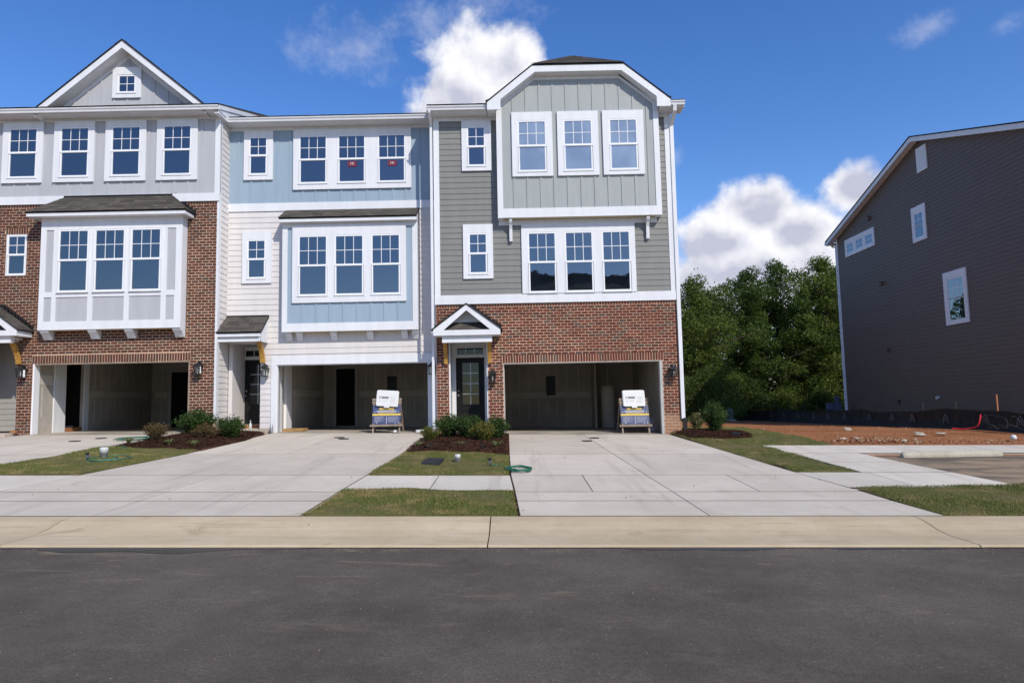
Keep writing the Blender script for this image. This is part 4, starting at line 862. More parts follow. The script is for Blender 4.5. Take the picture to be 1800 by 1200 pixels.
mudded(gL, X=-14.42, a0=23.3, a1=27.0, z0=.95, z1=3.45, seed=8); mudded(gB, Y=W+6.799, a0=-14.3, a1=-13.8, z0=.95, z1=3.45, seed=5); bx('joint_strip', 'joint_mud', gL, -14.422, -14.417, 20.9, 20.97, 1.45, 2.4); bx('joint_strip', 'joint_mud', gL, -14.422, -14.417, 20.75, 21.4, 2.45, 2.75)
sw = bx('stair_wall', 'dark_hole', h1, -17.5, -14.53, 23.0, 23.05, .6, 3.6); bx('stair_wall', 'drywall', h1, -17.5, -14.53, 21.9, 21.95, .6, 3.6); bx('stair_wall', 'dark_hole', h1, -17.6, -17.5, 21.9, 23.05, .6, 3.6); bx('stair_wall', 'dark_hole', h1, -17.5, -14.53, 21.95, 23.0, 3.5, 3.6)
stair = bx('stair', 'rust_wood', h1, -14.52, -14.42, 21.98, 22.97, .8, 1.1)
for i in range(8): bx('step', 'stain_grey', stair, -14.85-.27*(i+1), -14.75-.27*i, 21.96, 22.99, .8, 1.15+.19*i)
bx('inner_door', 'dark_hole', h1, -13.62, -12.80, W+6.76, W+6.797, .85, 3.1); ring(MB(), -13.72, -12.70, .8, 3.2, -13.62, -12.80, .7, 3.1, W+6.75, W+6.796).build('door_casing', 'stain_grey', h1)
lantern(-14.68, W-.003, 2.79, 'black wall lantern under the wooden bracket at the far left'); lantern(-9.40, W-.003, 2.79, 'black wall lantern on brown brick right of the left garage')
board = tag(MB().hexa([(-14.3, 22.1, .86), (-13.2, 22.3, .86), (-13.2, 22.42, .86), (-14.3, 22.25, .86), (-14.3, 22.1, .93), (-13.2, 22.3, .93), (-13.2, 22.42, .93), (-14.3, 22.25, .93)]).build('plank', 'rust_wood'), 'loose brown plank on the floor of the left garage', 'plank')

# ------------------------------------------------------------------ neighbour house, gable wall in shade
XR = 18.97; RY, RZ = 30.7, 13.46; EY, EZ = 39.02, 10.42; FY = 22.3
hr = thing('neighbour_house', (XR, 31, gz(XR, 31)), 'taupe lap-sided house with shaded gable wall behind the black silt fence', 'house')
gtop = lambda y: RZ-.16-.318*abs(y-RY)
def spr(z):
    if z < gtop(EY): return [(FY, EY)]
    w_ = (RZ-.16-z)/.318; return [(max(FY, RY-w_), min(EY, RY+w_))]
lapx(hr, 'taupe_siding', XR, -1, spr, .05, RZ-.2, .178, backing=[[(FY, -.2), (EY, -.2), (EY, gtop(EY)), (RY, gtop(RY)), (FY, gtop(FY))]])
MB().box(XR+.11, 36, EY-.12, EY, -.2, gtop(EY)).box(XR+.11, 36, FY, FY+.12, -.2, gtop(FY)).box(35.9, 36, FY+.12, EY-.12, -.2, gtop(EY)).build('wall', 'taupe_siding', hr)
bx('corner_board', 'white_paint', hr, XR-.03, XR+.12, EY-.10, EY+.03, .05, gtop(EY))
mb = MB(); xo = XR-.36; yb, yf = EY+.62, FY-.62; zr = lambda y: RZ+.06-.318*abs(y-RY)
roof_poly(mb, [(xo-.03, RY, zr(RY)), (36.4, RY, zr(RY)), (36.4, yb+.03, zr(yb)), (xo-.03, yb+.03, zr(yb))][::-1], .05); roof_poly(mb, [(xo-.03, yf, zr(yf)), (36.4, yf, zr(yf)), (36.4, RY, zr(RY)), (xo-.03, RY, zr(RY))], .05)
mb.build('roof', 'roof_edge', hr)
mb = MB()
for a, b_ in ((RY, yb), (yf, RY)): mb.prism([(a, zr(a)-.055), (b_, zr(b_)-.055), (b_, zr(b_)-.27), (a, zr(a)-.27)], 'x', xo, xo+.03)
mb.build('rake_board', 'white_paint', hr)
mb = MB()
for a, b_ in ((RY, yb), (yf, RY)): mb.prism([(a, zr(a)-.25), (b_, zr(b_)-.25), (b_, zr(b_)-.22), (a, zr(a)-.22)], 'x', xo+.031, XR-.021)
mb.build('soffit', 'white_paint', hr); bx('soffit', 'white_paint', hr, xo+.03, 36, EY+.03, yb, zr(yb)-.26, zr(yb)-.24); bx('gutter', 'white_paint', hr, xo, 36.3, yb+.031, yb+.14, zr(yb)-.20, zr(yb)-.07)
downspout(hr, [(XR+.05, yb+.08, zr(yb)-.2), (XR+.03, yb-.05, zr(yb)-.36), (XR-.02, EY+.09, zr(yb)-.42), (XR-.02, EY+.09, .15)], .09, .07)
mb = MB(); roof_poly(mb, [(19.6, FY-.6, 11.0), (26, FY-.6, 14.2), (26, 28, 14.2), (19.6, 24.5, 11.0)][::-1], .06); mb.build('front_gable_roof', 'roof_edge', hr)
def sidewin(y0, y1, z0, z1, rail, nc, outer, X=XR-.018):
    """window on the shaded gable wall (faces -x); glass y0..y1"""
    s_ = .045; mb = MB()
    def rg(m_, a, b_, c, d, A, B_, C_, D_, x0, x1):
        for q in ((a, A, c, d), (B_, b_, c, d), (A, B_, c, C_), (A, B_, D_, d)):
            if q[1]-q[0] > 1e-4 and q[3]-q[2] > 1e-4: m_.box(x0, x1, q[0], q[1], q[2], q[3])
        return m_
    wn = rg(MB(), *outer, y0-s_, y1+s_, z0-s_, z1+s_, X-.045, X+.01).build('window', 'white_paint', hr)
    parts = [(z0, z1)] if rail is None else [(z0, rail-.03), (rail+.03, z1)]
    for k, (c, d) in enumerate(parts):
        rg(MB(), y0-s_, y1+s_, c-s_*.95, d+s_*.95, y0, y1, c, d, X-.03, X+.005).build('sash', 'vinyl_white', wn)
        n_, m_ = (nc, 2) if (k or rail is None) else (1, 1)
        for i in range(n_):
            for j in range(m_): bx('pane', 'window_glass', wn, X-.02, X-.012, y0+(y1-y0)*i/n_, y0+(y1-y0)*(i+1)/n_, c+(d-c)*j/m_, c+(d-c)*(j+1)/m_)
        g_ = MB()
        for i in range(1, n_): y = y0+(y1-y0)*i/n_; g_.box(X-.026, X-.021, y-.01, y+.01, c, d)
        for j in range(1, m_): z = c+(d-c)*j/m_; g_.box(X-.0255, X-.0205, y0, y1, z-.01, z+.01)
        if n_*m_ > 1: g_.build('muntin', 'vinyl_white', wn)
for a, b_, o0, o1 in ((37.11, 37.75, 36.93, 37.98), (36.09, 36.75, 35.93, 36.929), (35.11, 35.76, 34.87, 35.929)): sidewin(a, b_, 9.57, 10.05, None, 2, (o0, o1, 9.36, 10.33))
sidewin(30.70, 31.30, 8.84, 9.94, 9.38, 2, (30.46, 31.53, 8.65, 10.30)); sidewin(28.30, 29.28, 4.74, 6.50, 5.66, 3, (28.05, 29.56, 4.55, 6.84))
vt = bx('gable_vent', 'white_paint', hr, XR-.06, XR-.015, 30.06, 30.82, 11.78, 12.92)
for i in range(9): bx('louvre', 'white_paint', vt, XR-.075, XR-.0605, 30.16, 30.72, 11.90+i*.105, 11.96+i*.105)
for y, z in ((35.3, 10.86), (34.5, 7.24), (34.31, 3.84)):
    v_ = MB().box(XR-.14, XR-.015, y-.12, y+.12, z-.06, z+.12).box(XR-.17, XR-.015, y-.13, y+.13, z+.121, z+.14).build('wall_vent', 'taupe_siding', hr)
MB().tube([(XR-.02, 30.49, 1.45), (XR-.16, 30.49, 1.43)], .07, 10).build('outlet_cover', 'white_plastic', hr); bx('outlet_cover', 'black_metal', hr, XR-.05, XR-.015, 33.6, 33.75, 1.2, 1.38)
ac = tag(MB().box(18.35, 18.95, 39.6, 40.3, gz(18.6, 40), 1.15).box(18.33, 18.97, 39.58, 40.32, 1.151, 1.21).box(18.55, 18.78, 39.57, 39.6, 1.22, 1.62).build('utility_cabinet', 'blue_grey_box'), 'dark utility cabinet behind the corner of the taupe house', 'cabinet')

# house across the street, only seen mirrored in the windows
ho = thing('opposite_house', (9, -15, gz(9, -15)), 'dark-roofed house across the street mirrored in the lower windows', 'house')
MB().box(-2, 19, -25, -15, -.4, 9.6).build('wall', 'taupe_siding', ho)
mb = MB(); roof_poly(mb, [(-2.4, -14.5, 9.7), (19.4, -14.5, 9.7), (19.4, -20, 13.0), (-2.4, -20, 13.0)][::-1], .1); roof_poly(mb, [(-2.4, -20, 13.0), (19.4, -20, 13.0), (19.4, -25.5, 9.7), (-2.4, -25.5, 9.7)][::-1], .1)
for x in (2.2, 6.8, 11.5): roof_poly(mb, [(x-2.4, -19.2, 12.6), (x, -19.2, 13.35), (x, -20.8, 13.35), (x-2.4, -20.8, 12.6)], .1); roof_poly(mb, [(x+2.4, -20.8, 12.6), (x, -20.8, 13.35), (x, -19.2, 13.35), (x+2.4, -19.2, 12.6)], .1); mb.prism([(x-2.4, 12.5), (x+2.4, 12.5), (x, 13.3)], 'y', -19.3, -19.2)
mb.build('roof', 'roof_edge', ho)
for x in (0, 3.2, 7, 10, 14, 17):
    for z in (1.2, 4.2, 7.2): bx('window', 'vinyl_white', ho, x-.5, x+.5, -14.99, -14.9, z, z+1.6)

# ------------------------------------------------------------------ lawns, beds, dirt
def inside(px, py, poly):
    r = np.zeros(len(px), bool); n = len(poly)
    for i in range(n):
        x1, y1 = poly[i]; x2, y2 = poly[(i+1) % n]; c = (y1 > py) != (y2 > py)
        r ^= c & (px < (x2-x1)*(py-y1)/(y2-y1+1e-12)+x1)
    return r
def scatter(poly, n):
    P = np.array(poly); lo, hi = P.min(0), P.max(0); x = rng.uniform(lo[0], hi[0], n*4); y = rng.uniform(lo[1], hi[1], n*4); k = inside(x, y, poly); return x[k][:n], y[k][:n]
def area(poly): return abs(sum(poly[i][0]*poly[(i+1) % len(poly)][1]-poly[(i+1) % len(poly)][0]*poly[i][1] for i in range(len(poly))))/2
def bumps(x, y, a=.012): return a*(np.sin(x*2.3+y*1.1)+np.sin(x*5.1-y*3.7)*.6+np.sin(y*6.7+x*.9)*.5)
def patch(name, poly, mat, dz, step=.22, a=.012, crown=None):
    """bumpy ground sheet inside poly, with its rim turned down"""
    P = np.array(poly); lo, hi = P.min(0)-step, P.max(0)+step; xs = np.arange(lo[0], hi[0]+step, step); ys = np.arange(lo[1], hi[1]+step, step)
    gx, gy = np.meshgrid(xs, ys, indexing='ij'); fx, fy = gx.ravel().copy(), gy.ravel().copy(); ins = inside(fx, fy, poly)
    # snap vertices just outside to the outline
    for k in np.where(~ins)[0]:
        best = None
        for i in range(len(poly)):
            A = P[i]; B = P[(i+1) % len(P)]; t = np.clip(np.dot((fx[k], fy[k])-A, B-A)/max(1e-9, np.dot(B-A, B-A)), 0, 1); q = A+t*(B-A); d = math.hypot(q[0]-fx[k], q[1]-fy[k])
            if best is None or d < best[0]: best = (d, q)
        if best[0] < step*1.5: fx[k], fy[k] = best[1]
        else: fx[k] = np.nan
    z = gzv(fx, fy)+dz+bumps(fx, fy, a)
    if crown is not None: z += crown(fx, fy)
    ny = len(ys); V = np.stack([fx, fy, np.where(ins, z, gzv(fx, fy)-.02)], -1); F = []
    for i in range(len(xs)-1):
        for j in range(ny-1):
            q = (i*ny+j, (i+1)*ny+j, (i+1)*ny+j+1, i*ny+j+1)
            if not any(np.isnan(fx[k]) for k in q) and any(ins[k] for k in q): F.append(q)
    V = np.nan_to_num(V); used = sorted({k for q in F for k in q}); mp = {k: i for i, k in enumerate(used)}
    return obj(name, npmesh(name, V[used], [[mp[k] for k in q] for q in F], mat, True), kind='structure')
def blades(name, poly, dens, h, w, mat, dz, label, curl=.5, a=.012):
    n = int(area(poly)*dens); x, y = scatter(poly, n); n = len(x); z = gzv(x, y)+dz+bumps(x, y, a)-.006
    x = x+rng.normal(0, .016, n); y = y+rng.normal(0, .02, n); th = rng.uniform(0, 2*np.pi, n); hh = h*(1+.5*(rng.random(n) < .06))*rng.uniform(.5, 1.3, n)*(.8+.35*np.sin(x*1.7+y*2.3)); ww = w*rng.uniform(.7, 1.3, n); ln = curl*hh*rng.uniform(-1, 1, n); l2 = curl*hh*rng.uniform(-1, 1, n)
    a0 = np.stack([x-np.cos(th)*ww, y-np.sin(th)*ww, z], -1); a1 = np.stack([x+np.cos(th)*ww, y+np.sin(th)*ww, z], -1); t = np.stack([x+ln, y+l2, z+hh], -1)
    V = np.stack([a0, a1, t], 1).reshape(-1, 3); F = np.arange(3*n).reshape(-1, 3)
    return tag(obj(name, npmesh(name, V, F, mat)), label, 'grass', None, 'stuff')
LAWNS = [('mid', [(-2.78, 9.09), (.02, 9.09), (-.03, 10.95), (-2.72, 10.95)], 3600, 'sod strip between kerb and sidewalk in front of the middle bed'),
         ('front', [(-2.64, 12.56), (-.10, 12.56), (-.13, 15.5), (-1.2, 15.75), (-2.53, 15.95)], 2600, 'small lawn with meter lid and hose between the two driveways'),
         ('left', [(-10.46, 12.62), (-7.95, 12.62), (-7.42, 16.15), (-8.4, 16.75), (-10.05, 17.0)], 2600, 'lawn with green hose between the left driveways'),
         ('right', [(5.63, 9.12), (20, 9.12), (20, 11.35), (8.35, 11.40), (5.50, 11.2)], 2800, 'sod strip along the kerb at the right'),
         ('tri', [(5.24, 12.93), (6.42, 12.93), (6.28, 15.8), (6.18, 17.46), (8.1, 17.46), (8.0, 20.5), (8.2, 24.6), (5.6, 27), (5.2, 22), (4.62, 20.5), (4.84, 18.6), (4.97, 16)], 1500, 'lawn beside the red brick end wall reaching the dirt lot'),
         ('gap', [(-10.70, 9.09), (-8.36, 9.09), (-8.17, 10.84), (-10.60, 10.84)], 2000, 'sod strip by the kerb between the two left driveways'),
         ('edge', [(-60, 9.12), (-15.4, 9.12), (-15.4, 10.85), (-60, 10.85)], 60, 'sod strip along the kerb beyond the left driveway')]
for k, poly, dens, lab in LAWNS:
    patch('lawn', poly, 'sod_soil', .022 if k != 'edge' else .015, .2 if k != 'edge' else 1.0)
    blades('grass', poly, dens*1.7, .031, .0045, 'grass_blade', .022, 'short patchy green and brown grass on the '+lab)
bed1 = [(-10.0, 17.0), (-8.4, 16.75), (-7.40, 16.2), (-7.22, 18.6), (-7.55, 20.9), (-7.9, 20.95), (-8.6, 20.9), (-8.9, 20.46), (-9.72, 20.46), (-9.85, 18.6)]
bed2 = [(-2.53, 15.95), (-1.2, 15.75), (-.13, 15.5), (-.17, 20.48), (-2.5, 20.48)]
bed3 = [(4.66, 20.45), (4.88, 18.9), (5.6, 18.6), (6.7, 19.3), (7.0, 20.4), (6.6, 22), (5.2, 23), (5.06, 20.49)]
def crown_of(poly, h):
    c = np.mean(np.array(poly), 0); s_ = np.ptp(np.array(poly), 0)/2
    return lambda x, y: h*np.clip(1-((x-c[0])/s_[0])**2*.8-((y-c[1])/s_[1])**2*.8, 0, 1)
for poly, h_, lab in ((bed1, .10, 'bed between the two left driveways'), (bed2, .10, 'bed in front of the right front door'), (bed3, .08, 'bed at the right end of the brick wall')):
    cr = crown_of(poly, h_); patch('mulch_bed', poly, 'mulch', .03, .2, .014, cr)
    n = int(area(poly)*900); x, y = scatter(poly, n); n = len(x); z = gzv(x, y)+.034+bumps(x, y, .014)+cr(x, y)
    th = rng.uniform(0, np.pi, n); l_ = rng.uniform(.018, .055, n); w_ = rng.uniform(.004, .011, n); tl = rng.uniform(-.5, .5, n)
    dx, dy = np.cos(th), np.sin(th); zt = tl*l_*.5
    V = np.stack([np.stack([x+sx*dx*l_-sy*dy*w_, y+sx*dy*l_+sy*dx*w_, z+sx*zt+rng.uniform(0, .01, n)+.004], -1) for sx, sy in ((-1, -1), (1, -1), (1, 1), (-1, 1))], 1).reshape(-1, 3)
    tag(obj('mulch_chips', npmesh('mulch_chips', V, np.arange(4*n).reshape(-1, 4), 'mulch')), 'shredded brown bark mulch over the '+lab, 'mulch', None, 'stuff')

# ------------------------------------------------------------------ plants
def leaf_cloud(c, s_, n_, mat_up=.4):
    """n leaf quads: centres c (n,3), size s_ (n)"""
    n = len(c); a = rng.normal(size=(n, 3)); a /= np.linalg.norm(a, axis=1)[:, None]; b_ = rng.normal(size=(n, 3)); b_[:, 2] += mat_up; b_ -= a*(a*b_).sum(1)[:, None]; b_ /= np.linalg.norm(b_, axis=1)[:, None]
    s_ = np.asarray(s_)[:, None]; w = .42
    return np.stack([c-a*s_, c+b_*s_*w, c+a*s_, c-b_*s_*w], 1).reshape(-1, 3), np.arange(4*n).reshape(-1, 4)
def shrub(x, y, r, h, mat, label, n=2600, leaf=.03, spiky=.0, group='shrubs in the mulch beds'):
    n = int(n*2.1); z = gz(x, y)+.06; t = thing('shrub', (x, y, z), label, 'shrub', group)
    ns = 44; tips = []; mb = MB()
    for i in range(ns):
        a = rng.uniform(0, 2*np.pi); q = rng.uniform(.05, 1)**.6; tip = np.array([x+math.cos(a)*r*q, y+math.sin(a)*r*q, z+h*(1-.42*q*q)*rng.uniform(.84, 1.03)]); tips.append(tip)
        mb.tube([(x+rng.uniform(-.05, .05), y+rng.uniform(-.05, .05), z-.08), tuple((np.array([x, y, z])*.5+tip*.5)+rng.normal(0, .02, 3)), tuple(tip)], [.009, .006, .003], 5)
    mb.build('stem', 'sapling_bark', t)
    tips = np.array(tips); k = rng.integers(0, ns, n); u = rng.uniform(.18, 1.05, n)[:, None]; base = np.array([x, y, z])
    c = base+(tips[k]-base)*u+rng.normal(0, 1, (n, 3))*np.array([r*.13, r*.13, h*.07])
    c[:, 2] = np.maximum(c[:, 2], z+.02); V, F = leaf_cloud(c, leaf*rng.uniform(.6, 1.3, n), n, .8)
    obj('foliage', npmesh('foliage', V, F, mat), t)
    if spiky:
        m = 260; k = rng.integers(0, ns, m); d = tips[k]-base+rng.normal(0, .1, (m, 3)); d /= np.linalg.norm(d, axis=1)[:, None]; c = base+(tips[k]-base)*rng.uniform(.6, 1, (m, 1)); V, F = [], []
        w = np.cross(d, [0, 0, 1.]); w /= np.linalg.norm(w, axis=1)[:, None]+1e-6; L_ = spiky*rng.uniform(.6, 1.2, (m, 1))
        V = np.stack([c-w*.004, c+w*.004, c+d*L_], 1).reshape(-1, 3); obj('shoots', npmesh('shoots', V, np.arange(3*m).reshape(-1, 3), mat), t, kind='stuff')
shrub(-9.50, 18.2, .36, .46, 'shrub_red', 'reddish loose shrub at the left end of the left mulch bed', 1100, .026)
shrub(-9.05, 19.55, .52, .72, 'shrub_leaf', 'largest dark green shrub against the brown brick pier', 3600, .032, .12)
shrub(-8.20, 18.3, .34, .42, 'shrub_red', 'small reddish-brown shrub in front of the large green one', 1300, .025)
shrub(-7.72, 18.7, .40, .56, 'shrub_leaf', 'rounded green shrub in front of the white-sided porch', 2600, .03)
shrub(-2.20, 18.0, .27, .36, 'shrub_yellow', 'small yellow-green mounded shrub at the left of the centre bed', 1500, .022)
shrub(-1.78, 18.75, .44, .62, 'shrub_leaf', 'spiky green shrub beside the downspout in the centre bed', 2400, .03, .18)
shrub(-1.22, 18.5, .46, .62, 'shrub_leaf', 'broad dark green shrub in front of the black front door', 2800, .03, .18)
shrub(-.80, 17.75, .34, .50, 'shrub_yellow', 'yellowish green shrub at the right front of the centre bed', 1900, .028, .1)
shrub(-.48, 18.5, .36, .58, 'shrub_leaf', 'dark green shrub by the pier left of the right garage', 2200, .03, .14)
shrub(6.00, 20.5, .36, .86, 'shrub_leaf', 'upright dense green shrub at the right end of the row', 4200, .026, .10)
shrub(5.75, 21.6, .26, .55, 'pale_brush', 'thin pale-leaved shrub behind the upright green one', 500, .04)
def liriope(x, y, s_, label):
    z = gz(x, y)+.06; n = 46; a = rng.uniform(0, 2*np.pi, n); L_ = s_*rng.uniform(.5, 1, n); V = []; F = []
    for i in range(n):
        d = np.array([math.cos(a[i]), math.sin(a[i]), 0]); w = np.array([-d[1], d[0], 0])*.006; p = np.array([x, y, z])+rng.normal(0, .02, 3)*[1, 1, 0]
        q = [p, p+d*L_[i]*.5+[0, 0, L_[i]*.55], p+d*L_[i]+[0, 0, L_[i]*.38]]; k = len(V); V += [q[0]-w, q[0]+w, q[1]-w, q[1]+w, q[2]-w*.2, q[2]+w*.2]; F += [(k, k+1, k+3, k+2), (k+2, k+3, k+5, k+4)]
    tag(obj('lily_turf', npmesh('lily_turf', V, F, 'liriope_leaf')), label, 'plant', 'young tufts in the mulch')
for x, y, lab in ((-9.83, 17.55, 'leftmost small striped grass tuft in the left mulch bed'), (-8.59, 17.15, 'middle striped grass tuft in the left mulch bed'), (-7.85, 16.85, 'right-hand striped grass tuft in the left mulch bed'), (-2.31, 16.6, 'left striped grass tuft at the front of the centre bed'), (-1.29, 16.6, 'middle striped grass tuft at the front of the centre bed'), (-.41, 16.6, 'right striped grass tuft at the front of the centre bed')): liriope(x, y, .26, lab)

def tree(x, y, h, rx, ry, mat, label, base=.12, n=9000, leaf=.17, seed=0, spire=1.0, name='tree', grp='trees behind the dirt lot', lean=0):
    """tapered trunk, limbs, and a crown of leaf clumps hung on them"""
    global rng
    n = int(n*2.3); leaf *= .66
    r0 = rng; rng = np.random.default_rng(seed+100); z = gz(x, y)-.1; t = thing(name, (x, y, z), label, 'tree', grp)
    tr = .016*h+.05; mb = MB(); path = [(x+lean*q*h+math.sin(q*5+seed)*.12, y+math.cos(q*4+seed)*.12, z+q*h*.92) for q in np.linspace(0, 1, 8)]
    mb.tube(path, [tr*(1-.9*q) for q in np.linspace(0, 1, 8)], 9)
    nc = int((34+h*4.2)*1.7); cen = []; size = []
    for i in range(nc):
        q = base+(1-base)*(i+rng.uniform(0, 1))/nc; prof = ((math.sin(math.pi*min(1, (q-base)/(1-base)*.93+.07)**.8))**.6*spire+(1-spire)*(1-q))*rng.uniform(.75, 1.15)
        a = i*2.4+rng.uniform(-.5, .5); rad = rng.uniform(.05, 1.25)*prof*(1+.25*math.sin(2*a+seed)); p = np.array(path[min(7, int(q*7.6))])
        c = np.array([x+lean*q*h+math.cos(a)*rx*rad, y+math.sin(a)*ry*rad, z+q*h+rng.uniform(-.3, .3)]); cen.append(c); size.append(rng.uniform(.5, 1.15)*(.28+.07*rx+.28*prof))
        if i % 2 == 0:
            s_ = np.array([p[0], p[1], z+max(.15, q-.16)*h*.92]); mb.tube([tuple(s_), tuple((s_+c)/2+[0, 0, .25]), tuple(c)], [tr*.3*(1.1-q), tr*.18*(1.1-q)+.008, .010], 5)
    mb.build('trunk', 'bark', t, True)
    cen = np.array(cen); size = np.array(size); w = size**2/(size**2).sum(); k = rng.choice(nc, n, p=w); d = rng.normal(size=(n, 3)); d /= np.linalg.norm(d, axis=1)[:, None]; rr = rng.uniform(.25, 1.15, n)**.6*np.where(rng.random(n) < .09, rng.uniform(1, 1.7, n), 1)
    c = cen[k]+d*(rr*size[k])[:, None]*np.array([1.15, 1.15, .8]); c[:, 2] = np.maximum(c[:, 2], z+.2); V, F = leaf_cloud(c, leaf*rng.uniform(.55, 1.25, n), n, 1.2)
    obj('crown', npmesh('crown', V, F, mat), t); rng = r0
tree(12.2, 45.5, 9.3, 3.3, 2.8, 'tree_leaf_light', 'bright green tree right beside the end townhouse corner', .03, 12000, .15, 1)
tree(15.6, 53.0, 10.0, 2.9, 2.4, 'tree_leaf_dark', 'dark thin-topped tree left of the tall middle trees', .06, 9000, .15, 2)
tree(18.4, 52.5, 11.3, 4.3, 3.2, 'tree_leaf_mid', 'broad tall green tree in the middle of the gap', .04, 17000, .16, 3)
tree(21.3, 54.5, 12.4, 3.5, 2.8, 'tree_leaf_mid', 'tall pointed tree right of the broad middle tree', .04, 12500, .16, 4, .75)
tree(23.8, 51.5, 12.0, 4.0, 3.0, 'tree_leaf_light', 'tall leafy tree next to the corner of the taupe house', .04, 16000, .16, 5)
tree(26.6, 56, 11.8, 3.0, 2.6, 'tree_leaf_dark', 'dark tree half hidden behind the taupe house corner', .04, 10000, .17, 6)
for i, (x, y, h_, lab) in enumerate(((13.2, 60, 8.8, 'shadowy background tree behind the bright left tree'), (17.2, 62, 10.4, 'shadowy background tree behind the broad middle tree'), (22, 63, 11, 'shadowy background tree behind the pointed tree'), (27.5, 63, 12, 'shadowy background tree far behind the taupe house'))): tree(x, y, h_, 3.2, 3, 'tree_leaf_dark', lab, .02, 11000, .22, 20+i)
for i, (x, y, h_, r_, m_, lab) in enumerate(((15.2, 49, 3.6, 1.5, 'tree_leaf_light', 'light green sapling behind the fence below the thin-topped tree'), (13.6, 47.5, 1.9, 1.3, 'pale_brush', 'pale flowering brush at the end of the silt fence'), (17.2, 49.5, 2.6, 1.5, 'tree_leaf_dark', 'dark undergrowth behind the silt fence'), (19.6, 49.5, 2.2, 1.3, 'tree_leaf_light', 'sunlit yellow-green bush behind the silt fence'), (21.8, 48.5, 2.0, 1.3, 'tree_leaf_mid', 'green bush left of the taupe house corner'), (12.0, 42.5, 3.2, 1.5, 'tree_leaf_mid', 'leafy bush close behind the end townhouse'))):
    tree(x, y, h_, r_, r_, m_, lab, .02, 2600, .12, 40+i, 1, 'bush', 'bushes behind the silt fence')
for i, (x, y, h_, lab) in enumerate(((34, 60, 12, 'left tree of the pair hidden behind the taupe house'), (42, 64, 13, 'right tree of the pair hidden behind the taupe house'), (8.2, 55, 10, 'tree behind the end townhouse nearest its right corner'), (4, 58, 10.5, 'tree behind the middle of the end townhouse'), (-.5, 56, 9.5, 'tree behind the left part of the end townhouse'), (-5, 58, 10, 'tree hidden behind the middle townhouse'))): tree(x, y, h_, 3.4, 3.2, 'tree_leaf_mid', lab, .05, 5000, .24, 60+i, 1, 'tree', 'trees hidden behind the houses')

